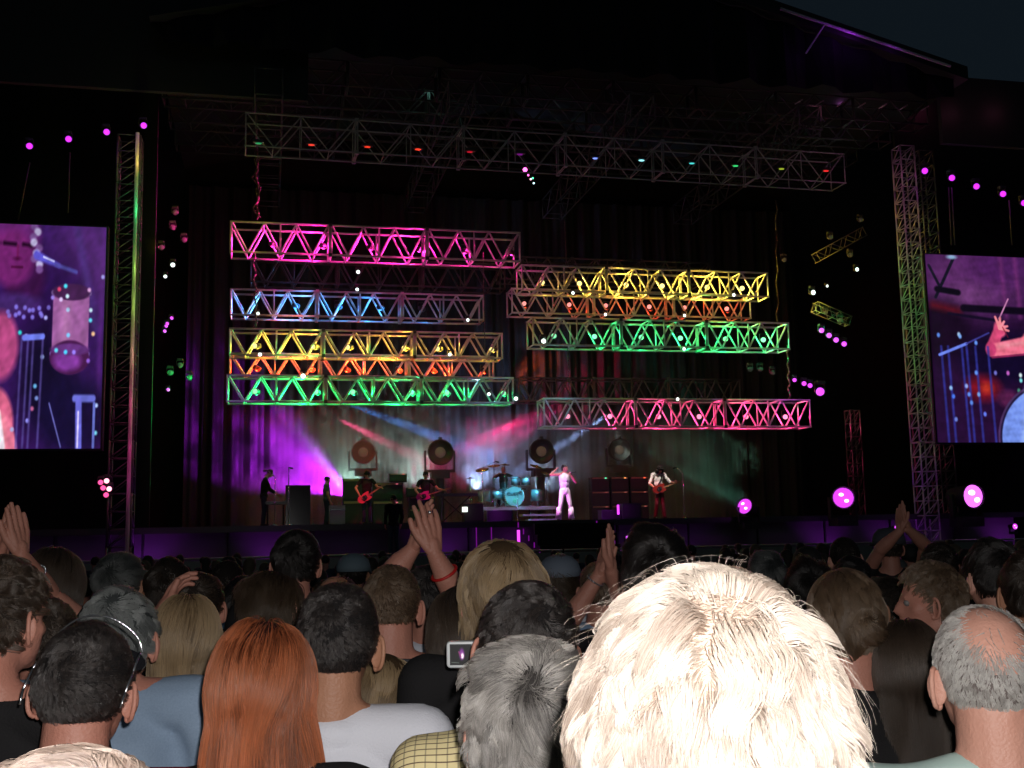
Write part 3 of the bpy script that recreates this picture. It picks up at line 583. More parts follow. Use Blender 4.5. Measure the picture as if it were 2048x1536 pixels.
# accessories of the near crowd
sg = thing('sunglasses', 'sunglasses with thin shiny frame pushed up on the black cropped head', 'sunglasses', lc)
HCc, Mc = jc['HC'], jc['M']; fr = MB(); q = lambda x, y, z: HCc + Mc @ Vector((x, y, z))
top = [q(-.083+.166*t, .035 - .02*math.cos((t-.5)*math.pi), .062 + .062*math.sin(math.pi*t)**.55) for t in np.linspace(0, 1, 25)]
[fr.cap(a_, b_, .0017, .0017, 8) for a_, b_ in zip(top[:-1], top[1:])]
fr.build('frame', STEEL, sg, True)
for s_ in (-1, 1):
    fr2 = MB(); fr2.path([q(s_*.083, .02, .062), q(s_*.088, -.02, .03), q(s_*.088, -.05, -.005), q(s_*.086, -.06, -.03)], .0022, 8); fr2.build('temple', STEEL, sg, True)
    ln = MB(); cx = s_*.036; pts = []
    for k in range(16):
        a = 2*math.pi*k/16; pts.append(q(cx + .033*math.cos(a), .1 + .004*math.sin(a) + .0, .035 + .018*math.sin(a) + .02*(1-abs(cx + .033*math.cos(a))/.083)))
    b_ = [p + Mc @ Vector((0, .002, .0015)) for p in pts]; ln.add(pts + b_, [tuple(range(16)), tuple(range(31, 15, -1))] + [(i, (i+1) % 16, 16+(i+1) % 16, 16+i) for i in range(16)])
    ln.build('lens', mat('dark_lens', (.01, .01, .012), .08), sg)
m = MB(); Hu, Mu = ju['HC'], ju['M']; m.cyl(Hu + Mu @ Vector((-.035, -.105, .028)), Hu + Mu @ Vector((.05, -.112, -.022)), .0028, .0022); m.build('hair_stick', mat('lacquered_wood', (.02, .01, .01), .15), ru, True)
m = MB().prims([('ell', Hu + Mu @ Vector((.02, -.1, -.01)), (.04, .035, .035))]); 
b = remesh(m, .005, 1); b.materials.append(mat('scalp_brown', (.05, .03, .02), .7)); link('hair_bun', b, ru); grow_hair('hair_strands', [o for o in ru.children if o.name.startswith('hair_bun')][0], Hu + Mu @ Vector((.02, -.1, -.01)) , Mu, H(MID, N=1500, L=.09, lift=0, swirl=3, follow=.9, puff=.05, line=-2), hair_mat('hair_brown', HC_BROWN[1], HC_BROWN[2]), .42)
# compact camera held up in front of the black jacket
cp = P(925, 1308, 2.25); cmr = thing('compact_camera', 'small silver digital camera with lit screen held up before the black jacket', 'camera', cp, R(-4))
def rbox(w_, h_, d_, r, n=5):
    pr = []; 
    for cx, cz, a0 in ((w_/2-r, h_/2-r, 0), (-w_/2+r, h_/2-r, 90), (-w_/2+r, -h_/2+r, 180), (w_/2-r, -h_/2+r, 270)):
        for k in range(n): a = R(a0+90*k/(n-1)); pr.append((cx+r*math.cos(a), cz+r*math.sin(a)))
    m = MB(); N = len(pr); m.add([(x, -d_/2, z) for x, z in pr] + [(x, d_/2, z) for x, z in pr], [tuple(range(N)), tuple(range(2*N-1, N-1, -1))] + [((i+1) % N, i, N+i, N+(i+1) % N) for i in range(N)]); return m
SILV = mat('silver_plastic', (.5, .52, .52), .35, .3)
cb = rbox(.062, .052, .022, .008).build('body', SILV, cmr); md = cb.modifiers.new('b', 'BEVEL'); md.width = .002; md.segments = 2
SCREENS = {}

# ================================================================== THE STAGE (stage frame: u right, v upstage, z up; origin under the singer)
def stg(name, label, cat, u, v, z, rz=0.0, group=None): return thing(name, label, cat, ST(u, v, z), SA+rz, group)
def L2(name, mats, mb, label=None, cat=None, group=None, kind=None, smooth=False, u=0, v=0, z=0):   # a mesh in stage coordinates as its own thing
    o = mb.build(name, mats, None, smooth, ST(u, v, z), (0, 0, SA)); return tag(o, label, cat, group, kind)
U = lambda px, py=1040, v=0: pix(px, py, v)[0]
Z = lambda px, py, v=0: pix(px, py, v)[1]
DECKM = mat('stage_deck', (.03, .03, .033), .35, bump=.15, bscale=20); FASC = mat('grey_scrim', (.10, .09, .11), .8, var=.3, scale=1.2, bump=.3, bscale=14)
VF = -1.6
stage = stg('stage', 'long black stage platform with violet washed front panels behind the crowd', 'stage', 0, 0, 0)
uL, uR = -17.5, 16.0
MB().box(((uL+uR)/2, (VF+11)/2, DECK-.09), (uR-uL, 11-VF, .18)).build('deck', DECKM, stage)
fm = MB(); k = 0; uu = uL
while uu < uR-.5:
    fm = MB().box((uu+1.16, VF+.45, DECK/2-.4), (2.3, .06, DECK+.55)); fm.build('front_panel', FASC, stage)
    MB().cyl((uu, VF+.38, -.7), (uu, VF+.38, DECK-.19), .03).build('front_post', ALUD, stage); uu += 2.36
# central stair block, black, with small step lights
th = MB(); 
for k in range(5): th.box((0, VF-.25-.3*k, DECK-.1-.22*k-1.2), (U(1190)-U(1040), .3-.004, 2.4-.2*k))
th.v = [(x+(U(1190)+U(1040))/2, y, z) for x, y, z in th.v]; th.build('stair_block', BLK, stage)
LED_P = mat('violet_led', emit=(.75, .05, 1), estr=2.2); LED_PD = mat('violet_led_dim', emit=(.3, .01, .42), estr=.5)
for px0, dirn in ((1036, 1), (1193, 1)):
    sl = MB()
    for k in range(5): sl.box((U(px0, v=VF)+.09*k*dirn, VF-.02-.3*k, DECK-.12-.2*k), (.03, .02, .16))
    sl.build('step_light', LED_PD, stage)
MB().box((U(1036, v=VF), VF-.03, 1.25), (.08, .03, .95)).build('led_strip', LED_P, stage)
for px in (952, 982): MB().box((U(px, v=VF), VF-.03, 1.35), (.025, .03, .95)).build('led_strip', LED_PD, stage)
def floor_wash(px, dz, power, c, wd=1.0, label=None):                 # small LED washes on the ground grazing the front panels
    u = U(px, v=VF)
    r = stg('wash_light', label, 'stage light', u, VF-.55, .25, 0, 'LED washes along the foot of the stage')
    MB().box((0, 0, 0), (.5, .16, .2), Matrix.Rotation(R(35), 3, 'X')).build('housing', BLKM, r)
    MB().box((0, .07, .09), (.42, .012, .12), Matrix.Rotation(R(35), 3, 'X')).build('lens', LED_P, r)
    l = add_light('lamp_light', 'SPOT', (0, .14, .15), power, c, .12, None, 92, .9, r); l.rotation_euler = Vector((0, .42, dz)).to_track_quat('-Z', 'Y').to_euler()
VIO = (.55, .05, 1)
for i, (px, pw) in enumerate(((60, 14), (190, 30), (290, 300), (375, 40), (545, 260), (690, 12), (885, 220), (985, 50), (1240, 60), (1375, 60), (1660, 260), (1790, 240), (1862, 200), (2020, 300))):
    floor_wash(px, .85, pw*.13, VIO, label='%s LED wash at the foot of the stage front, %s from the left' % ('bright violet' if pw > 200 else 'dim violet', ['first', 'second', 'third', 'fourth', 'fifth', 'sixth', 'seventh', 'eighth', 'ninth', 'tenth', 'eleventh', 'twelfth', 'thirteenth', 'last'][i]))
# crowd barrier
bar = MB(); ub = U(1085, 1098, VF-2)
cb_ = stg('crowd_barrier', 'pale steel crowd barrier between the crowd and the stairs', 'barrier', 0, VF-2.6, 0)
for k in range(-6, 7):
    x = k*2.4; m = MB().cyl((x-1.17, 0, 1.15), (x+1.17, 0, 1.15), .03).cyl((x-1.17, 0, .55), (x+1.17, 0, .55), .02).box((x, .02, .3), (2.34, .01, 1.6))
    m.build('barrier_panel', mat('galvanised', (.2, .22, .2), .5, .3), cb_)

# backdrop, side walls, roof
def pleated(w_, h_, amp, per, du=.06):
    m = MB(); n = int(w_/du); 
    for i in range(n+1):
        x = -w_/2 + w_*i/n; y = amp*(math.sin(x*2*math.pi/per + 1.3*math.sin(x*1.7)) + .5*math.sin(x*2*math.pi/per*2.3+1))
        for z in (0, h_*.33, h_*.66, h_): m.v.append((x + .03*math.sin(z*3+x), y*(1-.25*z/h_), z))
    for i in range(n):
        for k in range(3): a = i*4+k; m.f.append((a, a+4, a+5, a+1)); m.m.append(0)
    return m
VB = 9.6
L2('backdrop', mat('backdrop_cloth', (.011, .011, .012), .75, var=.2, scale=.7, bump=.2, bscale=9, spec=.3), pleated(26, 13.5, .13, .85), 'tall pleated dark cloth hung across the back of the stage, catching coloured beams', 'backdrop', smooth=True, u=.5, v=VB, z=DECK)
HB, WB = 19.5, 15
for nm, lb, u0, u1, v, z1 in (('side_masking', 'tall black cloth wall masking the left wing behind the screen', -46, -12.9, 1.5, 19.5), ('side_masking', 'tall black cloth wall masking the right wing behind the screen', 13.6, 46, 1.5, Z(1980, 160, 1.5))):
    L2(nm, BLK, MB().box(((u0+u1)/2, 0, z1/2-.5), (u1-u0, .1, z1+1)), lb, 'masking', v=v)
L2('rear_masking', BLK, MB().box((0, 0, 9.5), (60, .1, 21)), 'black cloth wall closing the stage behind the pleated backdrop', 'masking', v=VB+1)
ue, ze = pix(1935, 133, -3.2); ux, zx = pix(1560, 4, -3.2); sl_ = (ze-zx)/(ue-ux); uc = .4; zr = ze - sl_*(ue-uc)
roof = stg('stage_roof', 'huge dark gabled canopy over the stage with a violet lit front edge', 'roof', 0, 0, 0)
CANV = mat('roof_canvas', (.012, .014, .014), .8, bump=.2, bscale=3)
for s_ in (1, -1):
    h2 = ue-uc; a = (uc, -3.2, zr); b = (uc+s_*h2, -3.2, ze); m = MB()
    for y in (-3.2, VB+1.3): m.v += [(uc, y, zr), (uc+s_*h2, y, ze), (uc+s_*h2, y, ze-.45), (uc, y, zr-.45)]
    m.f = [(0,1,2,3), (7,6,5,4), (0,4,5,1), (1,5,6,2), (2,6,7,3), (3,7,4,0)]; m.m = [0]*6; m.build('roof_slope', CANV, roof)
m = MB()                                     # scalloped black valance under the front edge
n = 60; vz = Z(1900, 190, -2.9)
for i in range(n+1):
    x = uc-(ue-uc) + 2*(ue-uc)*i/n - (.6 if i == n else 0); zt = min(zr-.5, zr-abs(x-uc)*(-sl_) - .5); 
    m.v += [(x, -2.9+.12*math.sin(i*1.9), zt), (x, -2.9+.2*math.sin(i*1.9+.5), vz-.15*abs(math.sin(i*math.pi/6)))]
for i in range(n): m.f.append((2*i, 2*i+2, 2*i+3, 2*i+1)); m.m.append(0)
m.build('valance', BLK, roof)
MB().box((ue+8, -2.2, Z(1960, 160, -2.2)-1.2), (17, .2, 2.4)).build('wing_roof', CANV, roof)
MB().box((uc-(ue-uc)-6.5, -2.2, 17.3), (22, .2, 5.4)).build('wing_roof', CANV, roof)
# pipes under the right eave, lit violet by added point lamps without fixtures
u0_, z0_ = pix(1560, 18, -3.3); u2, z2 = pix(1900, 133, -3.3); PIPE = mat('roof_pipe', (.4, .4, .42), .6)
MB().cyl((u0_, -3.32, z0_), (u2, -3.32, z2), .05).build('edge_pipe', PIPE, roof)
ra, rb = pix(1648, 50, -3.3), pix(1606, 112, -2.8)
MB().cyl((ra[0], -3.35, ra[1]), (rb[0], -3.0, rb[1]), .03).build('brace_pipe', PIPE, roof)
for (a_, b_, pw_) in (((1705, 74, -3.55), 0, 5), ((1612, 108, -3.35), 0, .8), ((1790, 100, -3.55), 0, 1.2), ((1660, 60, -3.55), 0, 1)): add_light('eave_fill_light', 'POINT', SP(*a_), pw_, (.5, .03, 1), .05)

# ------------------------------------------------------------------ trusses
def tube_lat(nsec_len, h, dp, nz, r, faces=('front', 'back', 'top', 'bottom'), mid=True):
    """lattice of one section along +x from 0 to L: returns chords, braces"""
    L = nsec_len; c = MB(); b = MB()
    for y in (0, dp):
        for z in (0, h): c.cyl((0, y, z), (L, y, z), r, n=6)
    for x in (.03, L-.03):
        for y in (0, dp): c.cyl((x, y, 0), (x, y, h), r*.9, n=6)
        for z in (0, h): c.cyl((x, 0, z), (x, dp, z), r*.8, n=5)
    def zig(P0, P1, Q0, Q1):            # chord P (start..end) to chord Q
        P0, P1, Q0, Q1 = map(Vector, (P0, P1, Q0, Q1))
        for k in range(nz*2):
            t0 = k/(nz*2); t1 = (k+1)/(nz*2); a = P0.lerp(P1, t0) if k % 2 == 0 else Q0.lerp(Q1, t0); e = Q0.lerp(Q1, t1) if k % 2 == 0 else P0.lerp(P1, t1); b.cyl(a, e, r*.92, n=5, cap=False)
    for y in (0, dp):
        zig((.06, y, h), (L-.06, y, h), (.06, y, 0), (L-.06, y, 0))
        if mid: b.cyl((L/2, y, 0), (L/2, y, h), r*.8, n=5)
    for k in range(1, nz*2): b.cyl((L*k/(nz*2), 0, 0 if k % 2 else h), (L*k/(nz*2), dp, 0 if k % 2 else h), r*.7, n=5)
    return c, b
def truss(label, pxl, pyt, pxr, v, h, nsec, nz=3, r=.037, dp=None, rz=0.0, mats=None, z_end=None):
    u0, zt = pix(pxl, pyt, v); u1, _ = pix(pxr, pyt, v); L = (u1-u0)/math.cos(rz); dp = dp or h*.95
    ro = stg('lighting_truss', label, 'truss', u0, v, zt-h, rz, 'lighting trusses hung over the stage')
    if z_end is not None: ro.rotation_euler = (0, -math.atan2(z_end, L), SA+rz)
    c, b = tube_lat(L/nsec, h, dp, nz, r); cme = c.mesh('truss_section', mats or ALU, True); bme = b.mesh('braces', mats or ALU, True)
    for k in range(nsec):
        s_ = link('truss_section', cme, ro, (k*L/nsec, 0, 0)); link('braces', bme, s_)
        if k: 
            [MB().box((0, y, z), (.11, .11, .11)).build('coupler', mats or ALUD, ro, loc=(k*L/nsec, 0, 0)) for y in (0, dp) for z in (0, h)]
    return dict(root=ro, u0=u0, L=L, z=zt-h, h=h, dp=dp, v=v)
# one par can, copied into the trusses
def par_mesh():
    b = MB().lathe([(.05, -.16), (.085, -.13), (.1, .0), (.105, .15), (.097, .15), (.09, .02)], n=16); return b
PARB = par_mesh().mesh('housing', BLKM, True); YOKE = MB().box((-.12, 0, .1), (.012, .03, .25)).box((.12, 0, .1), (.012, .03, .25)).box((0, 0, .22), (.25, .03, .012)).mesh('yoke', BLKM)
LENS = {}
def lens_mesh(cname, emit, s_):
    if cname not in LENS:
        LENS[cname] = MB().ell((0, 0, .145), (.088, .088, .03), n=14, m=7).mesh('lens', mat('lens_'+cname, emit=emit, estr=s_), True)
    return LENS[cname]
ORD = ['first', 'second', 'third', 'fourth', 'fifth', 'sixth', 'seventh', 'eighth', 'ninth']
def hang_pars(T, cname, color, power, xs, aim, tname, dirn=1, lens_s=1.25, zf=.42, sc_=1.0, lit=True, yf=.5):
    for i, x in enumerate(xs):
        u = T['u0'] + T['L']*x; r = stg('par_lamp', '%s lamp in the %s, %s from the left' % (cname.replace('_', ' '), tname, ORD[i]), 'stage light', u, T['v']+T['dp']*yf, T['z']+T['h']*zf, 0, 'lamps inside the trusses'); r.scale = (sc_,)*3
        hd = link('housing', PARB, r); hd.rotation_euler = Vector(aim).to_track_quat('Z', 'Y').to_euler(); link('yoke', YOKE, r)
        link('lens', lens_mesh(cname if lit else 'unlit', tuple(min(1, x+.3) for x in color) if lit else (.01, .01, .012), lens_s if lit else .3), hd)
        if power:
            l = add_light('lamp_light', 'SPOT', Vector((-.16*dirn, 0, .0)), power*16, color, .05, None, 46, .25, r)
            l.rotation_euler = Vector((-dirn, .0, .02)).to_track_quat('-Z', 'Y').to_euler()
            l = add_light('lamp_glow', 'POINT', Vector((0, 0, -.12)), power*.2, color, .05, parent=r)
MAG = (1, .015, .32); YEL = (1, .6, .04); REDC = (1, .04, .008); GRN = (.005, 1, .16); BLU = (.03, .35, 1); CYA = (.15, .8, 1)
T1 = truss('uppermost magenta lit truss on the left', 460, 443, 1040, 1.5, 1.0, 3)
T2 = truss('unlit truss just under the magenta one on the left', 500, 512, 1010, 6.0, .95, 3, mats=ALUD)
T3 = truss('blue lit truss on the left, dark at its left end', 460, 578, 968, 4.5, .9, 3, mats=ALU)
T4 = truss('yellow lit truss on the left above the red one', 458, 657, 1005, 2.6, .86, 3)
T5 = truss('red lit truss squeezed between yellow and green ones on the left', 458, 706, 988, 4.6, .8, 3)
T6 = truss('green lit truss, lowest on the left, with violet left end', 453, 750, 1027, 1.5, .84, 3)
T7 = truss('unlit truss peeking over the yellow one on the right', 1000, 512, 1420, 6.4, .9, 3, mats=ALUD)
T8 = truss('yellow lit truss on the right, topmost of the lit ones there', 1042, 530, 1535, 1.5, .87, 3)
T9 = truss('dim truss with small red lamps under the yellow one on the right', 1022, 577, 1500, 4.4, .9, 3, mats=ALU)
T10 = truss('green lit truss on the right with yellow left end', 1064, 635, 1577, 1.2, .93, 3)
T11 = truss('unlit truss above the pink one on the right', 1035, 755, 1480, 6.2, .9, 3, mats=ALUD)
T12 = truss('pink lit truss, lowest on the right', 1086, 797, 1620, 1.5, .95, 3)
T13 = truss('long grey truss across the top of the stage with small coloured lamps under it', 490, 225, 1700, -1.9, 1.02, 6, nz=2, r=.024, mats=mat('truss_grey', (.26, .29, .29), .6, .0), rz=R(1.5), dp=.9)
t3 = lambda k: [(k_+f)/3 for k_ in range(3) for f in k]
hang_pars(T1, 'magenta', MAG, 230, t3([.42, .93]), (.5, 1, .15), 'uppermost magenta truss'); 
hang_pars(T3, 'blue', BLU, 110, t3([.25, .75])[1:5], (.6, 1, 0), 'blue truss', zf=.5)
hang_pars(T4, 'yellow', YEL, 90, t3([.3, .92]), (-.5, -.6, -.1), 'yellow truss on the left')
hang_pars(T5, 'red', REDC, 330, t3([.3, .9]), (.7, 1, -.3), 'red truss on the left')
hang_pars(T6, 'green', GRN, 150, t3([.3, .92]), (-.3, -.8, .0), 'green truss on the left')
hang_pars(T8, 'pale_yellow', (1, .62, .06), 125, t3([.28, .72]), (-.35, -1, -.15), 'yellow truss on the right', -1)
hang_pars(T9, 'red_orange', (1, .04, .01), 30, t3([.2, .75]), (-.5, -.8, .2), 'dim red truss on the right', -1)
hang_pars(T10, 'cyan_green', (.01, 1, .22), 75, t3([.28, .74]), (-.35, -1, -.15), 'green truss on the right', -1)
hang_pars(T12, 'pink', (1, .04, .2), 95, t3([.3, .76]), (-.35, -1, -.15), 'pink truss on the right', -1)
# overspill colours on the truss ends
def glow(px, py, v, color, power, r=.05): return add_light('spill_light', 'POINT', SP(px, py, v), power, color, r)
# ceiling lamps of the long grey truss
for i, (px, py, c, s_) in enumerate(((517, 287, (.05, .7, .25), .5), (623, 290, (1, .06, .03), 1.3), (735, 294, (1, .05, .02), 1.2), (836, 299, (1, .05, .02), 1.7), (940, 304, (.7, .01, .03), .9), (1040, 309, (.4, .02, .5), .5), (1191, 317, (.2, .3, 1), 1.8), (1283, 321, (.3, .9, 1), 2), (1384, 327, (.1, .9, .9), 1), (1471, 332, (.05, .9, .25), 1), (1563, 338, (.6, .8, .05), .7), (1652, 342, (1, .03, .03), 1.3))):
    tt = (px-490)/1210.; vv = -1.7 + tt*.5
    u, z = pix(px, py, vv); r = stg('strip_lamp', 'small %s lamp under the long grey truss, %s from the left' % (['green', 'red', 'red', 'red', 'dull red', 'faint violet', 'blue', 'pale cyan', 'teal', 'green', 'yellow green', 'red'][i], ['first', 'second', 'third', 'fourth', 'fifth', 'sixth', 'seventh', 'eighth', 'ninth', 'tenth', 'eleventh', 'last'][i]), 'stage light', u, vv, z, 0, 'small lamps under the long truss')
    MB().box((0, 0, .06), (.34, .16, .08)).build('housing', BLKM, r); MB().ell((0, 0, .0), (.10, .06, .02)).build('lens', mat('strip_lens_%d' % i, emit=c, estr=s_*.8), r, True)

# weak cool fill from behind the crowd, added to lift the long grey truss
sl = bpy.data.lights.new('fill_sun', 'SUN'); sl.energy = .03; sl.angle = R(25); sl.color = (.75, .95, 1); so = bpy.data.objects.new('fill_sun', sl); col.objects.link(so); so.rotation_euler = (R(62), 0, R(12))
# ------------------------------------------------------------------ towers
def tower(label, px, py_t, v, wd, z0=0.0, r=.032, m=ALU, dp=None, zt=None, seg=1.5):
    u, z = pix(px, py_t, v); z = zt or z; dp = dp or wd; ro = stg('lattice_tower', label, 'tower', u, v, z0)
    n = max(2, round((z-z0)/seg)); h = (z-z0)/n; c = MB(); b = MB()
    for x in (0, wd):
        for y in (0, dp): c.cyl((x, y, 0), (x, y, h), r, n=6)
    for k in range(3):
        a0, a1 = k/3*h, (k+1)/3*h
        for y in (0, dp): b.cyl((0, y, a0), (wd, y, a1), r*.6, n=5); b.cyl((0, y, a1), (wd, y, a1), r*.6, n=5)
        for x in (0, wd): b.cyl((x, dp, a0), (x, 0, a1), r*.6, n=5); b.cyl((x, 0, a1), (x, dp, a1), r*.6, n=5)
    cm, bm = c.mesh('tower_section', m, True), b.mesh('braces', m, True)
    for k in range(n): s_ = link('tower_section', cm, ro, (0, 0, k*h)); link('braces', bm, s_)
    return u, z
tu, tz = tower('left lattice tower beside the big screen, lit green and yellow, pink low down', 236, 268, -2.2, .62, m=ALUD)
MB_ = MB().cyl((0, 0, 0), (0, 0, tz), .055); L2('steel_pole', ALU, MB_, 'bright pole running up the right side of the left tower', 'pole', u=pix(262, 640, -2.4)[0]+.05, v=-2.4)
tower('right lattice tower beside the right screen, magenta at the top and green below', 1800, 290, -2.0, .52, m=mat('tower_steel', (.25, .25, .26), .5, .3))
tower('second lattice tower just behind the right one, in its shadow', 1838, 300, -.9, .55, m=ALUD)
tower('faint thin lattice tower upstage right', 1700, 820, 3, .4, m=BLKM)
tower('faint thin lattice tower upstage left', 268, 700, 3, .3, m=BLKM)
for px, py, c, pw in ((292, 300, (1, .75, .1), 9), (288, 400, (.05, 1, .25), 9), (282, 520, (.4, .9, .1), 9), (278, 600, (.5, .8, .1), 8), (272, 700, (1, .45, .3), 6), (268, 800, (1, .1, .3), 6), (262, 890, (1, .05, .35), 4), (258, 960, (.8, .05, .4), 3),
                      (1780, 330, (1, .1, .5), 7), (1785, 430, (1, .15, .55), 12), (1800, 500, (.9, .3, .35), 10), (1812, 570, (.25, .95, .1), 14), (1825, 650, (.2, 1, .12), 14), (1836, 740, (.4, .9, .1), 8), (1848, 830, (.7, .5, .5), 3), (1845, 930, (.6, .1, .8), 5)):
    add_light('tower_light', 'POINT', SP(px, py, -3.0), pw*(2.2 if px < 900 else 1.4), c, .08)
# lit truss ends
glow(440, 470, .6, YEL, 8); glow(462, 492, .6, (.6, .9, .1), 5); glow(436, 790, .6, (.6, .05, 1), 16); glow(1052, 660, .2, YEL, 14); glow(1072, 800, .4, (.1, 1, .6), 10); glow(1120, 792, .6, (.2, .6, 1), 12); glow(1025, 600, 3.4, (.5, .5, .9), 5); glow(1605, 790, .6, (.7, .05, 1), 16); glow(640, 826, .7, (1, .1, .05), 8); glow(1000, 818, .7, (.3, .4, 1), 8); glow(1530, 600, .6, (1, .6, .1), 4); glow(1575, 700, .3, (1, .4, .05), 4)
# hoist cables and chains
for px, y0, y1, v, lb in ((512, 300, 440, 1.9, 'knotted yellow lit cable loom above the magenta truss'), (508, 505, 655, 2.0, 'cable loom hanging between the left trusses'), (966, 505, 700, 2.0, 'thin hoist chain at the right end of the left trusses'), (1135, 690, 795, 1.6, 'thin green lit hoist chain down to the pink truss'), (1129, 440, 530, 1.6, 'thin pink lit hoist chain above the right yellow truss'), (1552, 400, 690, 3.6, 'loose cable at the right end of the right trusses'), (1575, 690, 800, 1.6, 'short cable above the right end of the pink truss')):
    a = SP(px, y0, v); b = SP(px+4, y1, v); m = MB(); n = 14; lo = 'loom' in lb or 'cable' in lb
    pts = [a.lerp(b, k/n) + Vector((.05*math.sin(k*2.1), .04*math.cos(k*1.7), 0))*(1 if lo else .1) for k in range(n+1)]; m.path([p-a for p in pts], .03 if lo else .014, 6)
    if 'knotted' in lb: m.path([p-a+Vector((.12*math.sin(k), 0, -.1)) for k, p in enumerate(pts[:-1])], .028, 6)
    tag(m.build('hoist_cable', mat('dull_cable', (.04, .035, .025), .5, .2), None, True, a), lb, 'cable')
glow(520, 400, .9, (1, .7, .1), 8); glow(1126, 470, .8, (1, .05, .4), 2); glow(1130, 740, .8, (.1, 1, .5), 2)
# roof trusses
for i, (v, z) in enumerate(((-1.2, 17.2), (1.2, 17.4), (3.6, 17.5), (6.2, 17.6))):
    ro = stg('roof_truss', 'faint dark truss high under the canopy, %s row from the front' % ORD[i], 'truss', -12.8, v, z-1.6, 0, 'dark trusses under the canopy')
    c, b = tube_lat(2.9, .8, .8, 2, .03, mid=False); cm, bm = c.mesh('truss_section', ALUD, True), b.mesh('braces', ALUD, True)
    for k in range(9): s_ = link('truss_section', cm, ro, (k*2.9, 0, 0)); link('braces', bm, s_)
for i, u in enumerate((-9, -3.2, 2.6, 8.4)):
    ro = stg('roof_truss', 'faint dark truss running front to back under the canopy, %s from the left' % ORD[i], 'truss', u, -2.6, 14.6, R(90), 'dark trusses under the canopy')
    for k in range(4): s_ = link('truss_section', cm, ro, (k*2.9, 0, 0)); link('braces', bm, s_)
for px, py, c, pw in ((860, 170, (.4, 1, .8), 5), (1370, 60, (.5, 1, .8), 5), (1130, 190, (.4, 1, .8), 2), (1660, 330, (.4, 1, .8), 5), (1850, 215, (1, .15, .35), 6), (1680, 210, (.8, .2, .9), 3), (1440, 150, (.4, .9, .7), 4)): add_light('roof_spill_light', 'POINT', SP(px, py, 1.0), pw, c, .1)
for i in range(11):                      # row of short diagonal rods at the right eave, catching pink light
    px = 1590 + i*42; a = SP(px, 208+i*2.2, -2.2); b = SP(px+15, 199+i*2.2, -2.2); 
    tag(MB().cyl((0, 0, 0), b-a, .022, n=6).build('roof_batten', mat('bare_steel', (.4, .4, .42), .5), None, True, a), 'short slanting steel rod catching pink light at the right eave, %s from the left' % (ORD + ['tenth', 'eleventh'])[i], 'rod', 'slanting rods along the right eave')
for px in (1640, 1780, 1920, 2010): add_light('eave_fill_light', 'POINT', SP(px, 214, -2.8), 2.0, (1, .25, .45), .05)

# ------------------------------------------------------------------ LED screens: their picture is painted per pixel, in display colours
def canvas(w_, h_, c): 
    a = np.zeros((h_, w_, 3)); a[:] = c; return a
def soft(d, e): return np.clip(.5 - d/e, 0, 1)[..., None]
def grid(a): 
    h_, w_ = a.shape[:2]; return np.meshgrid((np.arange(w_)+.5)/w_, (np.arange(h_)+.5)/h_*h_/w_)      # units of width
def ellp(a, cx, cy_, rx, ry, c, e=.01, al=1.0, rot=0):
    X, Y = grid(a); x = (X-cx)*math.cos(rot)+(Y-cy_)*math.sin(rot); y = -(X-cx)*math.sin(rot)+(Y-cy_)*math.cos(rot)
    d = (np.sqrt((x/rx)**2+(y/ry)**2)-1)*min(rx, ry); k = soft(d, e)*al; a[:] = a*(1-k)+np.array(c)*k
def lin(a, x0, y0, x1, y1, wd, c, e=.008, al=1.0, w1=None):
    X, Y = grid(a); dx, dy = x1-x0, y1-y0; t = np.clip(((X-x0)*dx+(Y-y0)*dy)/(dx*dx+dy*dy), 0, 1); d = np.hypot(X-x0-t*dx, Y-y0-t*dy) - (wd + ((w1 if w1 is not None else wd)-wd)*t); k = soft(d, e)*al; a[:] = a*(1-k)+np.array(c)*k
def blur_noise(a, amp, f, seed):
    X, Y = grid(a); n = np.zeros(X.shape); r_ = np.random.RandomState(seed)
    for k in range(10): ph = r_.rand(4)*6; n += np.sin(X*f*(1+k*.5)*math.cos(ph[3])+Y*f*(1+k*.5)*math.sin(ph[3])+ph[0]+2*np.sin(Y*f*.6+ph[1]))/(1+k*.5)
    a *= (1 + amp*n/2)[..., None]; np.clip(a, 0, 1, out=a)
def led_screen(label, frame_lab, u0, u1, z0, z1, v, img, gain=1.0):
    h_, w_ = img.shape[:2]; X = np.linspace(0, u1-u0, w_+1); Zc = np.linspace(z1-z0, 0, h_+1); gx_, gz_ = np.meshgrid(X, Zc)
    vv = np.stack([gx_, np.zeros_like(gx_), gz_], -1).reshape(-1, 3); i, j = np.meshgrid(np.arange(w_), np.arange(h_)); q = (j*(w_+1)+i).ravel()
    me = bpy.data.meshes.new('screen_picture'); me.from_pydata(vv.tolist(), [], np.stack([q, q+w_+1, q+w_+2, q+1], 1).tolist())
    li = np.where(img <= .04045, img/12.92, ((img+.055)/1.055)**2.4)*gain
    at_ = me.color_attributes.new('picture', 'FLOAT_COLOR', 'CORNER'); cc = np.ones((h_*w_, 4, 4), 'f'); cc[..., :3] = li.reshape(-1, 1, 3); at_.data.foreach_set('color', cc.ravel())
    if 'led_picture' not in MATS:
        m, n, l = nt_new('led_picture'); b = n['Principled BSDF']; b.inputs['Base Color'].default_value = (.005, .005, .005, 1); b.inputs['Roughness'].default_value = .6; ca = n.new('ShaderNodeVertexColor'); ca.layer_name = 'picture'; l.new(ca.outputs[0], b.inputs['Emission Color']); b.inputs['Emission Strength'].default_value = 1; MATS['led_picture'] = m
    me.materials.append(MATS['led_picture']); ro = stg('led_screen', label, 'screen', u0, v, z0); link('screen_picture', me, ro)
    MB().box(((u1-u0)/2, .17, (z1-z0)/2), (u1-u0+.1, .3, z1-z0+.1)).build('cabinet', BLKM, ro); return ro
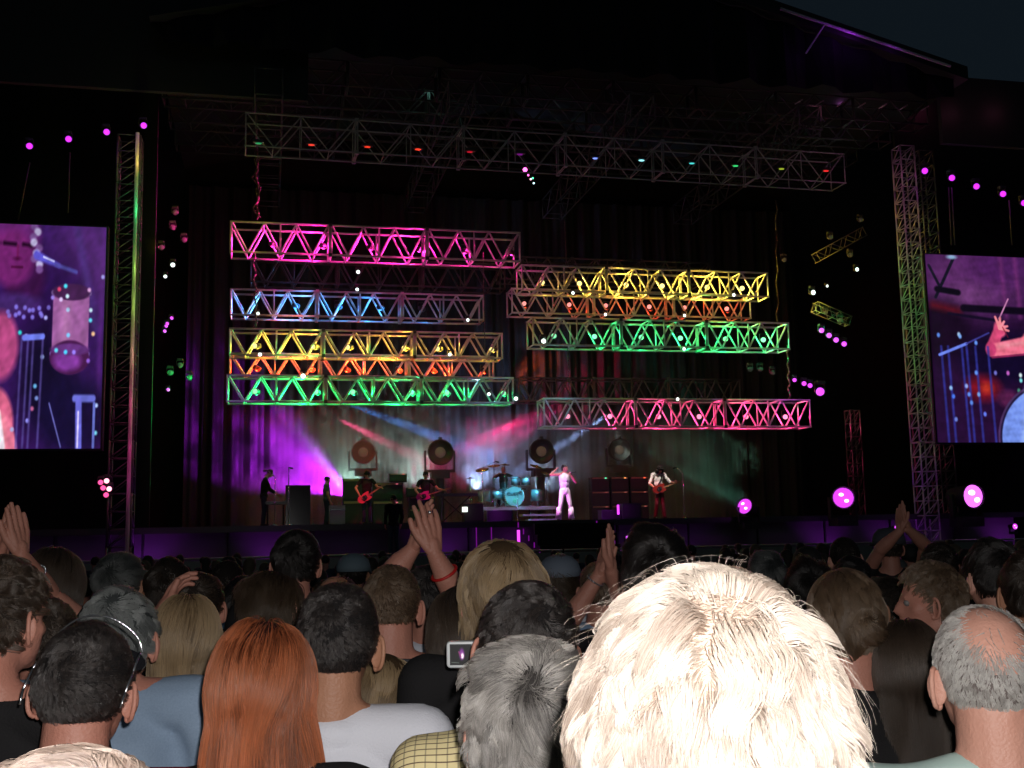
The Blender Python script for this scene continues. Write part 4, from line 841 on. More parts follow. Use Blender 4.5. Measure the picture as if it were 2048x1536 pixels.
# left picture: drummer leaning over the toms (visible part is the right 60 %)
A = canvas(200, 262, (.20, .08, .34)); S_ = 262/200.
ellp(A, .85, .2, .35, .3, (.30, .14, .42), .3); ellp(A, .55, .55, .3, .35, (.15, .05, .27), .3); lin(A, .72, .02, .92, .6, .035, (.30, .2, .5), .05, .6); lin(A, .98, 0, .96, 1.3, .02, (.36, .15, .5), .04, .6)
ellp(A, .45, .92, .25, .3, (.07, .04, .16), .2); ellp(A, .75, 1.12, .35, .22, (.08, .05, .20), .12)
ellp(A, .10, .08, .26, .20, (.38, .13, .42), .06); ellp(A, .22, .30, .2, .2, (.22, .06, .26), .08); ellp(A, .10, .2, .2, .17, (.44, .13, .42), .06); lin(A, .02, .115, .13, .12, .012, (.12, .02, .12), .02); lin(A, .2, .118, .28, .125, .012, (.14, .02, .14), .02); lin(A, .15, .13, .15, .2, .008, (.4, .08, .3), .02); ellp(A, .15, .205, .03, .01, (.25, .03, .2), .02); lin(A, .1, .255, .2, .255, .006, (.25, .02, .18), .015)
for k in range(9): ellp(A, .30+.03*math.sin(k*1.9)+.006*k, .01+.032*k, .034, .024, (.7, .66, .82) if k % 2 else (.45, .3, .55), .015)
lin(A, .33, .18, .55, .24, .028, (.35, .32, .78), .02, w1=.012); lin(A, .52, .235, .72, .275, .012, (.3, .28, .6), .015); lin(A, .4, .19, .5, .215, .006, (.8, .8, 1), .01)
ellp(A, .14, .47, .25, .06, (.25, .14, .4), .04); 
ellp(A, .02, .72, .17, .2, (.70, .28, .5), .05); ellp(A, .0, 1.18, .17, .22, (.82, .38, .52), .03); ellp(A, .07, 1.32, .14, .22, (.92, .48, .60), .025, rot=-.25); ellp(A, .05, 1.3, .05, .14, (1, .62, .66), .06); lin(A, .0, 1.22, .14, 1.4, .007, (.75, .22, .38), .02); lin(A, 0, 1.12, .05, 1.3, .05, (1, .95, 1), .02)
ellp(A, .68, .78, .185, .10, (.33, .13, .38), .015); M4 = [(.50, .40), (.86, .40), (.87, .74), (.49, .74)]
X_, Y_ = grid(A); dd = np.maximum(np.abs(X_-.68)-.175, np.abs(Y_-.56)-.17); k_ = soft(dd, .015); A[:] = A*(1-k_)+np.array((.60, .36, .60))*k_; dd = np.maximum(np.abs(X_-.63)-.04, np.abs(Y_-.56)-.17); k_ = soft(dd, .08)*.5; A[:] = A*(1-k_)+np.array((.8, .55, .75))*k_
lin(A, .50, .40, .86, .40, .014, (.6, .55, .8), .01); ellp(A, .68, .395, .19, .05, (.26, .12, .3), .01); lin(A, .5, .76, .86, .76, .012, (.5, .45, .75), .012); ellp(A, .68, .78, .19, .10, (.28, .1, .3), .012); ellp(A, .66, .8, .13, .06, (.5, .22, .6), .03); ellp(A, .68, .735, .18, .035, (.40, .2, .5), .012)
for x, y, c in ((.62, .36, (.3, .9, 1)), (.56, .38, (1, .3, .5)), (.5, .43, (.6, .5, .9)), (.85, .38, (.8, .6, .8)), (.64, .42, (.8, .95, 1)), (.65, .5, (.7, .85, 1)), (.66, .65, (.5, .8, 1)), (.87, .5, (.8, .95, 1)), (.87, .56, (.4, .9, 1)), (.55, .74, (.4, .9, 1)), (.64, .75, (.3, .8, 1)), (.72, .75, (.6, .5, 1)), (.58, .44, (.9, .8, 1)), (.9, .64, (1, .8, .6)), (.44, .55, (.7, .7, 1)), (.42, .78, (.6, .7, .9)), (.2, .64, (.2, .9, .9)), (.26, .66, (.7, .7, 1)), (.98, .3, (.7, .7, 1)), (.86, .8, (.6, .4, .9)), (.36, .95, (.4, .7, .9)), (.38, 1.02, (.5, .6, .9)), (.34, 1.08, (.8, .4, .6)), (.3, 1.15, (.6, .6, 1)), (.95, 1.06, (.7, .8, 1)), (.95, 1.22, (.5, .9, 1)), (.04, 1.26, (.7, 1, .9)), (.16, 1.2, (.7, .7, .9))): ellp(A, x, y, .017, .013, c, .012)
for k in range(14): ellp(A, .08+.028*k+.02*math.sin(k*4), .52+.03*math.sin(k*2.3), .018, .014, (.55, .5, .95), .012, .8)
for x in (.22, .28, .33, .42): lin(A, x, .66, x-.02, 1.3, .01, (.35, .3, .6), .015, .7)
lin(A, .24, .67, .42, .66, .018, (.45, .5, .95), .012); lin(A, .74, 1.02, .92, 1.02, .022, (.4, .42, .8), .015); lin(A, .78, 1.04, .79, 1.3, .03, (.42, .42, .85), .015); lin(A, .78, 1.1, .78, 1.3, .008, (.85, .8, 1), .01); lin(A, .93, 1.05, .93, 1.3, .012, (.4, .45, .8), .01); lin(A, .5, 1.05, .62, 1.3, .006, (.4, .4, .7), .01)
blur_noise(A, .10, 30, 3)
# right picture: bass drum and a raised hand holding a stick (u = (x-1840)/208)
B = canvas(200, 364, (.15, .05, .2)); X_, Y_ = grid(B)
ellp(B, .45, .25, .6, .35, (.36, .17, .40), .3); ellp(B, .35, .42, .28, .1, (.46, .26, .48), .2, .7, rot=-.4); ellp(B, .1, .75, .35, .3, (.10, .03, .13), .2); ellp(B, .8, 1.0, .5, .25, (.07, .03, .16), .15); ellp(B, .75, .1, .3, .2, (.30, .12, .36), .2)
for x in (.78, .93): lin(B, x, 0, x+.02, .6, .02, (.5, .2, .48), .04, .55)
lin(B, .03, .11, .13, .32, .014, (.08, .07, .14), .01); lin(B, .29, .03, .08, .42, .015, (.08, .07, .14), .01); lin(B, .1, .34, .31, .37, .03, (.05, .03, .09), .02); ellp(B, .27, .02, .05, .02, (.6, .75, .9), .02); lin(B, .05, .5, .3, .55, .03, (.35, .06, .12), .08)
lin(B, .36, .52, 1.1, .54, .035, (.06, .03, .10), .02); lin(B, .2, .58, .75, .64, .014, (.08, .04, .14), .015); lin(B, .83, .42, .72, .62, .007, (.85, .55, .75), .008)
ellp(B, .72, .72, .06, .08, (.88, .34, .5), .02, rot=-.3); lin(B, .70, .74, .63, .9, .05, (.86, .3, .48), .02, w1=.062)
for k, (x, y) in enumerate(((.68, .60), (.73, .61), (.77, .645), (.80, .69), (.81, .735))): lin(B, .72, .71, x, y, .017, (1, .56, .6), .01, w1=.011)
lin(B, .75, .70, .80, .80, .006, (.5, .1, .2), .01, .7); lin(B, .63, .93, 1.0, .87, .065, (.96, .45, .56), .02, w1=.085); ellp(B, .61, .92, .055, .07, (.8, .25, .45), .02); ellp(B, 1.08, .85, .14, .13, (1, .5, .56), .03); lin(B, .62, 1.0, .98, .965, .008, (.6, .15, .35), .015); lin(B, .7, .89, .95, .85, .02, (1, .66, .7), .05, .7)
ellp(B, .5, 1.3, .17, .12, (.48, .07, .14), .1); ellp(B, .54, 1.3, .06, .05, (.75, .2, .15), .06); ellp(B, .75, 1.4, .1, .08, (.35, .12, .3), .06)
for x in (.10, .17, .31, .36, .45, .58): lin(B, x, .9, x+.015, 1.82, .012, (.2, .22, .62), .015, .8)
lin(B, .08, .98, .36, .87, .014, (.45, .55, 1), .012); lin(B, .36, .87, .6, .76, .008, (.25, .25, .6), .012)
for x, y, c in ((.08, .79, (.4, .6, 1)), (.29, .78, (.7, .85, 1)), (.3, .80, (.5, .7, 1)), (.46, .86, (.4, .6, 1)), (.17, 1.3, (.6, .8, 1)), (.19, 1.38, (.3, .5, 1)), (.33, 1.28, (.6, .7, 1)), (.35, 1.36, (.4, .6, 1)), (.37, 1.44, (.4, .6, 1)), (.44, 1.15, (.4, .6, 1)), (.45, 1.36, (.5, .7, 1)), (.64, 1.15, (.5, .5, .9)), (.87, 1.32, (.3, .6, .5)), (.9, 1.17, (.9, 1, 1)), (.9, 1.22, (.5, .9, .9)), (.2, 1.6, (.5, .6, 1)), (.5, 1.55, (.4, .5, 1)), (.77, 1.15, (.8, .4, .8))): ellp(B, x, y, .016, .022, c, .014)
ellp(B, 1.17, 1.80, .55, .56, (.30, .2, .38), .01); ellp(B, 1.17, 1.80, .53, .54, (.14, .1, .24), .01); ellp(B, 1.17, 1.80, .51, .52, (.48, .60, .96), .012); lin(B, 1.0, 1.32, .93, 1.8, .05, (.70, .80, 1), .1, .7)
blur_noise(B, .10, 30, 5); B = np.concatenate([B, np.tile(B[:, -1:], (1, 90, 1))*np.linspace(1, .6, 90)[None, :, None]], 1)
A = np.concatenate([np.tile(A[:, :1], (1, 70, 1))*np.linspace(.6, 1, 70)[None, :, None], A], 1)
uL_, _ = pix(0, 600, -2.4); uR_, zT_ = pix(213, 455, -2.4); _, zB_ = pix(205, 897, -2.4)
led_screen('left big video screen showing a drummer in purple light behind his toms', '', uL_-(uR_-uL_)*.35, uR_, zB_, zT_, -2.4, A, 1.0)
uL2, zT2 = pix(1850, 508, -1.7); _, zB2 = pix(1865, 885, -1.7); W2 = (pix(2048, 600, -1.7)[0]-uL2)*1.45
def letters(img, txt, x0, y0, h_, c, wd):
    """serif-like capitals drawn as strokes"""
    G = {'Q': [('o',), ((.62, .78), (.95, 1.08))], 'U': [((.1, 0), (.1, .7)), ((.1, .7), (.3, 1)), ((.3, 1), (.6, 1)), ((.6, 1), (.8, .7)), ((.8, .7), (.8, 0)), ((0, 0), (.22, 0)), ((.68, 0), (.92, 0))], 'E': [((.15, 0), (.15, 1)), ((.05, 0), (.65, 0)), ((.15, .5), (.55, .5)), ((.05, 1), (.7, 1))], 'N': [((.1, 0), (.1, 1)), ((.1, 0), (.8, 1)), ((.8, 1), (.8, 0))]}
    x = x0
    for ch in txt:
        for st in G[ch]:
            if st == ('o',):
                cx, cy_ = x+.48*h_, y0+.5*h_; n = 26
                for k in range(n): a, b = 2*math.pi*k/n, 2*math.pi*(k+1)/n; lin(img, cx+.46*h_*math.cos(a), cy_+.5*h_*math.sin(a), cx+.46*h_*math.cos(b), cy_+.5*h_*math.sin(b), wd, c, .006)
            else: (xa, ya), (xb, yb) = st; lin(img, x+xa*h_, y0+ya*h_, x+xb*h_, y0+yb*h_, wd, c, .006)
        x += (1.12 if ch == 'Q' else 1.0 if ch != 'E' else .82)*h_
letters(B, 'QU', .74, 1.70, .19, (.10, .12, .30), .006)
B = np.pad(B, ((0, 0), (0, 0), (0, 0)))
led_screen('right big video screen showing a bass drum and a raised hand', '', uL2, uL2+W2, zB2, zT2, -1.7, B, .9)
# the little picture on the compact camera
Cc = canvas(36, 30, (.02, .02, .03)); ellp(Cc, .55, .4, .13, .25, (.45, .2, .5), .1); ellp(Cc, .58, .48, .07, .12, (1, .9, .95), .06); lin(Cc, .4, .3, .5, .5, .03, (.5, .2, .4), .04); lin(Cc, .05, .76, .4, .78, .02, (.5, .55, .5), .03, .6)
me = MB().add([(-.024, 0, -.0185), (.0165, 0, -.0185), (.0165, 0, .0185), (-.024, 0, .0185)], [(0, 1, 2, 3)])
h_, w_ = Cc.shape[:2]; m = MB()
for j in range(h_):
    for i in range(w_): x0, x1, z0, z1 = -.022+.04*i/w_, -.022+.04*(i+1)/w_, .019-.037*j/h_, .019-.037*(j+1)/h_; m.add([(x0, -.0125, z1), (x1, -.0125, z1), (x1, -.0125, z0), (x0, -.0125, z0)], [(0, 1, 2, 3)])
pm = m.mesh('screen_picture', MATS['led_picture']); at_ = pm.color_attributes.new('picture', 'FLOAT_COLOR', 'CORNER'); cc = np.ones((h_*w_, 4, 4), 'f'); cc[..., :3] = (Cc.reshape(-1, 1, 3))**2.2*1.3; at_.data.foreach_set('color', cc.ravel()); link('screen_picture', pm, cmr)
MB().box((-.002, -.0115, 0), (.044, .0012, .041)).build('screen_bezel', BLKM, cmr)
for k in range(3): MB().cyl((.024, -.0112, .012-.011*k), (.024, -.0135, .012-.011*k), .0028, n=12).build('button', mat('grey_button', (.3, .3, .3), .4), cmr)
MB().cyl((-.0, .011, 0), (0, .03, 0), .018, n=20).build('lens_barrel', SILV, cmr, True)

# ------------------------------------------------------------------ guitars, amplifiers, drums
def extrude(poly, y0, y1, rnd=None):
    m = MB(); n = len(poly); m.add([(x, y0, z) for x, z in poly] + [(x, y1, z) for x, z in poly], [tuple(range(n)), tuple(range(2*n-1, n-1, -1))] + [((i+1) % n, i, n+i, n+(i+1) % n) for i in range(n)]); return m
def guitar(label, loc, rz, tilt, color, bass=False, sc_=1.0, rootname='electric_guitar'):
    g = thing(rootname, label, 'guitar', loc, rz); g.rotation_euler = (0, -tilt, rz); g.scale = (sc_,)*3
    pts = []
    for k in range(40):
        a = 2*math.pi*k/40; x = math.cos(a); z = math.sin(a); r = .17 + .03*math.cos(2*a) - .028*math.exp(-((abs(a-math.pi)-math.pi/2+.1)/.25)**2) - (.05*math.exp(-(min(a, 2*math.pi-a)/.3)**2)); hx = .07*math.exp(-((min(abs(a-.65), abs(a-5.63)))/.28)**2)
        pts.append(((r+hx)*x*1.15, (r+hx*.3)*z))
    extrude(pts, -.022, .022).build('body', mat(color[0], color[1], .25, spec=.6), g)
    L = .62 if bass else .5
    MB().box((.16+L/2, -.012, 0), (L, .022, .045)).build('neck', mat('maple_neck', (.35, .2, .1), .4), g)
    extrude([(.16+L, -.022), (.16+L+.16, -.045), (.16+L+.17, .02), (.16+L+.03, .04), (.16+L, .022)], -.02, 0).build('headstock', mat('maple_neck', (.35, .2, .1), .4), g)
    extrude([(.1, -.05), (.1, .06), (-.02, .07), (-.1, .0), (-.06, -.1), (.03, -.09)], -.026, -.0225).build('pick_guard', mat('pick_guard_black', (.02, .02, .02), .2), g)
    for x in (.06, -.03): MB().box((x, -.03, 0), (.035, .012, .09)).build('pickup', STEEL, g)
    return g
GRL = mat('speaker_grille', (.035, .03, .03), .9, var=.3, scale=30); VIN = mat('black_vinyl', (.02, .02, .022), .55)
def cabinet(label, u, v, z, w_, h_, d_=.38, knobs=None, group=None, name='guitar_amplifier', rz=0):
    a = stg(name, label, 'amplifier', u, v, z, rz, group)
    MB().box((0, d_/2, h_/2), (w_, d_, h_)).build('case', VIN, a); MB().box((0, -.006, h_*.45 if knobs else h_/2), (w_-.07, .012, h_*(.8 if knobs else .9)-.04)).build('grille', GRL, a)
    if knobs:
        MB().box((0, -.008, h_*.93), (w_-.06, .014, h_*.1)).build('control_panel', mat('gold_panel', (.3, .2, .1), .4), a); MB().box((w_*.3, -.018, h_*.93), (.07, .01, .035)).build('pilot_light', mat('pilot_'+knobs[0], emit=knobs[1], estr=knobs[2]), a)
    return a
k_ = 0; PX_ = [(1203, 'green', (.1, .9, .4)), (1242, 'orange', (1, .35, .1)), (1281, 'red', (1, .12, .05))]
for ci, (px, cn, cc_) in enumerate(PX_):
    u = U(px, v=3.4)
    for ri in range(3):
        cabinet('dark amplifier cabinet in the right hand wall, %s column, %s' % (['left', 'middle', 'right'][ci], ['bottom one', 'middle one', 'top one'][ri]), u, 3.4, DECK+.51*ri-.0, .66, .5, knobs=(cn if ri == 2 else 'dim', cc_ if ri == 2 else (.5, .12, .1), 1.6 if ri == 2 else .8), group='amplifier wall on the right')
for px, z, w_, h_, lb in ((713, 0, .92, .82, 'bottom cabinet of the tall left stack behind the bass player'), (713, .83, .92, .76, 'upper cabinet of the tall left stack behind the bass player'), (776, 0, 1.05, .8, 'wide bottom cabinet right of the tall left stack'), (776, .81, 1.05, .62, 'wide upper cabinet right of the tall left stack'), (845, 0, .9, .5, 'low cabinet behind the second guitar'), (845, .51, .9, .42, 'amplifier head cabinet behind the second guitar')):
    cabinet(lb, U(px, v=4.2), 4.2, DECK+z, w_, h_, knobs=('rose', (1, .2, .3), .9))
for px, lb in ((797, 'small amplifier head with red script plate, left one'), (831, 'small amplifier head with red script plate, right one')):
    cabinet(lb, U(px, v=4.0), 4.0, DECK+1.44 if px < 810 else DECK+.94, .6, .3, .28, ('plate', (1, .15, .12), .8))
for px, v, w_, h_, lb in ((948, .4, .62, .58, 'black monitor box left of the drum riser'), (1225, -.6, .7, .3, 'low wedge monitor right of the singer'), (1265, -.8, .62, .5, 'square monitor box with violet edge right of the singer'), (1000, -1.1, .8, .34, 'wedge monitor with violet sheen in front of the drum riser'), (620, 2.2, .1, .1, '')):
    if lb: 
        a = cabinet(lb, U(px, v=v), v, DECK, w_, h_, .45, name='stage_monitor'); 
for px, py, v, c, p_ in ((1000, 1028, -1.5, VIO, 5), (1222, 1030, -1.2, VIO, 5), (1240, 1010, -1.2, VIO, 3)): add_light('floor_spill_light', 'POINT', SP(px, py, v), p_, c, .05)
MB().box((U(1237, v=-.95), -.95, DECK+.3), (.06, .03, .3)).build('monitor_edge_light', LED_P, stage)
MB().box((U(930, v=.2), .2, DECK+.4), (.16, .1, .16)).build('work_light', mat('work_light', emit=(.9, 1, .9), estr=1.6), stage)
# drum riser
rv = 3.6; ur0, ur1 = U(958, 1015, rv), U(1112, 1015, rv); zr_ = Z(1030, 1013, rv)
rs = stg('drum_riser', 'drum riser with cyan glowing front edge and pale lower step', 'riser', ur0, rv, DECK)
W_ = ur1-ur0; RSM = mat('riser_edge', (.55, .6, .65), .4); hz = zr_-DECK
MB().box((W_/2, 1.3, hz-.06), (W_, 2.6, .12)).build('platform', RSM, rs)
for x in (.05, W_*.33, W_*.66, W_-.05): MB().cyl((x, .1, 0), (x, .1, hz-.12), .03).build('riser_leg', ALUD, rs)
MB().box((W_*.75, -.45, hz*.4), (W_*.5, .5, .07)).build('step', RSM, rs); MB().box((W_*.78, -.55, .04), (W_*.42, .5, .08)).build('step', RSM, rs)
kz = zr_; DR = mat('drum_shell', (.25, .35, .42), .2, .6); HEAD = mat('drum_head', (.14, .17, .18), .8)
kit = stg('drum_kit', 'drum kit lit blue and green on the riser, bass drum head lettered in dark capitals', 'drum kit', U(1026, 995, rv+.9), rv+.9, kz)
dr = .355; bd = MB().lathe([(dr, -.25), (dr, .25)], (0, 0, dr+.02), Matrix.Rotation(R(90), 3, 'X'), 32).build('bass_drum', DR, kit, True)
MB().lathe([(dr-.01, .0), (dr-.01, .012)], (0, -.262, dr+.02), Matrix.Rotation(R(90), 3, 'X').to_3x3(), 32).build('drum_head', HEAD, bd)
rg = MB(); [rg.cyl((dr*math.cos(a), -.26, dr+.02+dr*math.sin(a)), (dr*math.cos(a+.21), -.26, dr+.02+dr*math.sin(a+.21)), .018, n=6) for a in np.arange(0, 6.28, .2)]; rg.build('hoop', STEEL, bd, True)
def stroke_text(txt, x0, z0, h_, y, r, m, parent):
    G = {'Q': [((.96*.5+.46*math.cos(2*math.pi*k/12), .5+.5*math.sin(2*math.pi*k/12)), (.48+.46*math.cos(2*math.pi*(k+1)/12), .5+.5*math.sin(2*math.pi*(k+1)/12))) for k in range(12)] + [((.62, .22), (.98, -.1))], 'U': [((.1, 1), (.1, .3)), ((.1, .3), (.3, 0)), ((.3, 0), (.6, 0)), ((.6, 0), (.8, .3)), ((.8, .3), (.8, 1))], 'E': [((.15, 0), (.15, 1)), ((.15, 0), (.7, 0)), ((.15, .5), (.55, .5)), ((.15, 1), (.65, 1))], 'N': [((.1, 0), (.1, 1)), ((.1, 1), (.8, 0)), ((.8, 0), (.8, 1))]}
    mb = MB(); x = x0
    for ch in txt:
        for (xa, za), (xb, zb) in G[ch]: mb.cyl((x+xa*h_, y, z0+za*h_), (x+xb*h_, y, z0+zb*h_), r, n=5)
        x += {'Q': 1.15, 'U': 1.05, 'E': .9, 'N': 1.0}[ch]*h_
    return mb.build('lettering', m, parent)
stroke_text('QUEEN', -.255, dr+.05, .105, -.279, .011, mat('letter_blue', (.004, .008, .02), .7), bd)
em = MB(); em.cyl((-.03, -.279, .16), (-.03, -.279, .24), .012).cyl((.03, -.279, .16), (.03, -.279, .24), .012).cyl((-.06, -.279, .16), (.06, -.279, .16), .01).ell((0, -.279, .26), (.03, .008, .025), n=8, m=5); em.build('emblem', mat('emblem_green', (.03, .25, .08), .5), bd)
for x, y, z, r, h_, tl in ((.10, -.02, .93, .17, .26, 14), (.50, .05, .93, .165, .25, 10), (-.5, .35, .45, .19, .3, 0), (.95, .2, .42, .23, .42, 0), (-1.0, .25, .42, .23, .42, 0)):
    Mq = Matrix.Rotation(R(tl), 3, 'X'); t_ = MB().lathe([(r, -h_/2), (r, h_/2)], (x, y, z), Mq, 24).build('tom_drum', DR, kit, True); 
    for zz in (-h_/2, h_/2): 
        g_ = MB(); [g_.cyl(Vector((x, y, z)) + Mq @ Vector((r*1.03*math.cos(a), r*1.03*math.sin(a), zz)), Vector((x, y, z)) + Mq @ Vector((r*1.03*math.cos(a+.42), r*1.03*math.sin(a+.42), zz)), .012, n=5) for a in np.arange(0, 6.28, .42)]; g_.build('hoop', STEEL, t_)
for x, y, z, r, tl, tr in ((-1.1, .1, 1.35, .25, 20, -12), (-.62, .3, 1.5, .24, 15, -8), (.95, .2, 1.45, .26, 18, 14), (1.35, .4, 1.2, .23, 20, 18), (-.15, .6, 1.55, .2, 12, 0), (-1.5, .3, 1.05, .18, 5, -4)):
    Mq = Matrix.Rotation(R(tl), 3, 'X') @ Matrix.Rotation(R(tr), 3, 'Y'); MB().lathe([(r, 0), (r*.5, .02), (.05, .03), (.04, .05)], (x, y, z), Mq, 24).build('cymbal', mat('cymbal_brass', (.5, .38, .15), .25, .9), kit, True)
    st = MB().cyl((x, y+.02, 0), (x, y+.02, z), .013); [st.cyl((x, y+.02, .35), (x+.25*math.cos(a), y+.02+.25*math.sin(a), 0), .01) for a in (.5, 2.6, 4.7)]; st.build('cymbal_stand', STEEL, kit, True)
MB().cyl((-.35, .8, 0), (-.35, .8, .45), .03).cyl((-.35, .8, .45), (-.35, .8, .53), .16, n=16).build('stool', VIN, kit, True)
for px, py, z1, lb, v, bx in ((577, 1040, .0, 'slim microphone stand before the piano', -.6, 0), (965, 1000, 1.4, 'boom microphone stand over the left of the drums', 4.2, .5), (1368, 1020, 1.55, 'microphone stand right of the curly haired guitarist', 2.0, -.22), (550, 990, 1.5, 'boom microphone stand at the piano player', .8, -.25), (1035, 1030, .9, 'short microphone stand on the step', 2.6, .2)):
    hh = z1 or 1.5; r = stg('microphone_stand', lb, 'microphone stand', U(px, py, v), v, DECK + (kz-DECK if v == 4.2 else 0)); MB().cyl((0, 0, 0), (0, 0, hh), .014).cyl((0, 0, 0), (0, 0, .03), .13, .11, n=16).build('stand', STEEL, r, True)
    MB().cyl((0, 0, hh), (bx, 0, hh+.22), .011).build('boom', STEEL, r, True); MB().cap((bx, 0, hh+.22), (bx+math.copysign(.1, bx or 1), 0, hh+.2), .022, .03).build('microphone', BLKM, r, True)
# piano and flight case
pn = stg('upright_piano', 'black boxy piano on the left of the stage with the player behind its keys', 'piano', U(583, v=1.6), 1.6, DECK)
MB().box((.2, .35, .64), (.78, .7, 1.28)).build('case', mat('piano_black', (.015, .015, .017), .15), pn); MB().box((-.5, .35, .72), (.62, .6, .1)).build('keyboard', mat('piano_black', (.015, .015, .017), .15), pn)
for x in (-.75, -.25): MB().cyl((x, .1, 0), (x, .1, .68), .03).build('leg', BLKM, pn)
MB().box((-.5, .1, .775), (.58, .12, .012)).build('keys', mat('ivory', (.5, .5, .48), .3), pn)
fc = stg('flight_case', 'pale flight case catching purple light beside the standing crew member', 'case', U(675, v=2.2), 2.2, DECK); MB().box((0, .3, .33), (.5, .5, .6)).build('case', mat('case_grey', (.3, .28, .32), .5), fc); MB().box((0, .04, .5), (.5, .012, .03)).build('trim', STEEL, fc)
for x in (-.2, .2): MB().cyl((x-.02, .1, .03), (x+.02, .1, .03), .03, n=12).build('castor', BLKM, fc)
tb = stg('keyboard_rack', 'flat keyboard on a stand between the second guitar and the drums', 'keyboard', U(912, v=2.6), 2.6, DECK); MB().box((0, 0, .93), (1.5, .35, .09)).build('keyboard', VIN, tb)
for x in (-.5, .5): MB().cyl((x, 0, 0), (-x, 0, .89), .02).build('leg', BLKM, tb)

# ------------------------------------------------------------------ the performers
def perf(label, px, py, v, Hh, J, z=DECK, face=180, **k):
    u, _ = pix(px, py, v); return person(label, ST(u, v, z), Hh, J=J, rz=SA+R(face), vox=.0125, **k)
WH_V = mat('white_vest', (.75, .72, .74), .8); WH_T = mat('cream_trousers', (.72, .68, .62), .8)
J = joints(1.78, .18); J.update(elR=Vector((.47, .04, 1.46)), shR=Vector((.185, -.01, 1.47)), wrR=Vector((.31, .0, 1.60)), elL=Vector((-.36, .1, 1.2)), shL=Vector((-.185, -.01, 1.47)), wrL=Vector((-.19, .16, 1.45)), knR=Vector((.16, .06, .5)), anR=Vector((.23, .02, .085)), knL=Vector((-.15, .05, .5)), anL=Vector((-.2, -.0, .085)))
r_, i_ = perf('singer in white vest and cream flared trousers, microphone at his mouth, one elbow raised', 1131, 1041, 0, 1.78, J, skin=SKIN, shirt=WH_V, tank=True, trousers=WH_T, head=(0, 50, 0), see_face=True, hcol=('black', (.02, .015, .012), (.03, .02, .02)), hairprims=[('ell', (0, -.02, .035), (.083, .098, .088)), ('ell', (0, -.06, -.02), (.075, .06, .07))], arm_hands={'R': dict(fd=(-.7, .1, .7), pn=(0, -.2, -1), side=(0, -1, 0), curl=.3), 'L': dict(fd=(.5, .5, .6), pn=(.6, -.6, .2), side=(0, -.2, 1), curl=.9)}, wr=.006, wsc=14)
for s_, x in (('R', .23), ('L', -.2)): MB().cyl((x*.9, .03, .42), (x, .01, .05), .078, .1, n=16).build('trouser_flare', WH_T, r_, True)
mc = thing('microphone', 'hand held microphone at the singer\'s mouth', 'microphone', (0, 0, 0)); mc.matrix_world = Matrix.Translation(r_.location) @ Matrix.Rotation(SA+R(180), 4, 'Z'); q_ = Vector(J['wrL']) + Vector((.02, .04, .06)); MB().cyl(q_, q_+Vector((-.12, .12, .02)), .014, .012).build('handle', BLKM, mc, True); MB().ell(q_+Vector((.01, -.01, 0)), (.028,)*3).build('grille', STEEL, mc, True)
J = joints(1.84, .2); J.update(hc=Vector((.0, .11, 1.70)), neck=Vector((0, .03, 1.57)), elR=Vector((.36, .08, 1.2)), wrR=Vector((.18, .26, 1.0)), elL=Vector((-.38, .12, 1.24)), wrL=Vector((-.52, .34, 1.2)), knR=Vector((.14, .12, .5)), anR=Vector((.16, .0, .085)), knL=Vector((-.1, .05, .5)), anL=Vector((-.18, -.02, .085)))
r_, i_ = perf('guitarist in loose white shirt with big dark curly hair bowed over his red guitar', 1320, 1036, 1.8, 1.84, J, shirt=mat('white_shirt', (.75, .74, .7), .8), sleeves=1.1, trousers=mat('wine_trousers', (.10, .01, .025), .6), head=(22, 8, 0), see_face=True, hcol=('black', (.012, .01, .009), (.03, .02, .02)),
    hairprims=[('ell', (0, -.02, .04), (.12, .12, .1)), ('ell', (.09, -.01, -.06), (.06, .08, .1)), ('ell', (-.09, -.01, -.06), (.06, .08, .1)), ('ell', (0, -.08, -.08), (.11, .06, .12)), ('ell', (0, .07, .05), (.08, .05, .04))], arm_hands={'R': dict(fd=(-.8, .2, -.2), pn=(0, -1, 0), side=(-.2, 0, 1), curl=.5), 'L': dict(fd=(.1, -.2, 1), pn=(0, -1, 0), side=(1, 0, .2), curl=.8)}, wr=.008, wsc=12)
def wp(r, p): return Matrix.Translation(r.location) @ r.rotation_euler.to_matrix().to_4x4() @ Vector(p)
guitar('red brown electric guitar held by the curly haired guitarist', wp(r_, (.1, .28, 1.02)), SA, R(17), ('cherry_guitar', (.22, .03, .02)))
MB().path([(-.17, -.14, 1.0), (-.2, -.1, 1.4), (-.13, .04, 1.53), (-.02, .135, 1.3), (.12, .17, 1.1)], .02).build('strap', VIN, r_, True)
J = joints(1.76, .19); J.update(elR=Vector((.38, .1, 1.2)), wrR=Vector((.25, .3, .92)), elL=Vector((-.34, .16, 1.22)), wrL=Vector((-.42, .34, 1.2)))
r_, i_ = perf('dark shadowed bass player at left with pink lit arms', 734, 1044, 2.6, 1.76, J, shirt=BLACKT, skin=SKIN, head=(14, 0, 0), see_face=True, hcol=('black', (.012, .01, .009), (.03, .02, .02)), hairprims=[('ell', (0, -.02, .03), (.095, .11, .1)), ('ell', (0, -.07, -.1), (.09, .05, .12))])
guitar('glowing pink electric guitar slung low at the left, neck rising to the right', wp(r_, (.12, .34, .86)), SA, R(33), ('pink_guitar', (.7, .12, .16)))
J = joints(1.7, .19); J.update(elR=Vector((.36, .1, 1.1)), wrR=Vector((.25, .3, .92)), elL=Vector((-.4, .16, 1.12)), wrL=Vector((-.55, .34, 1.08)))
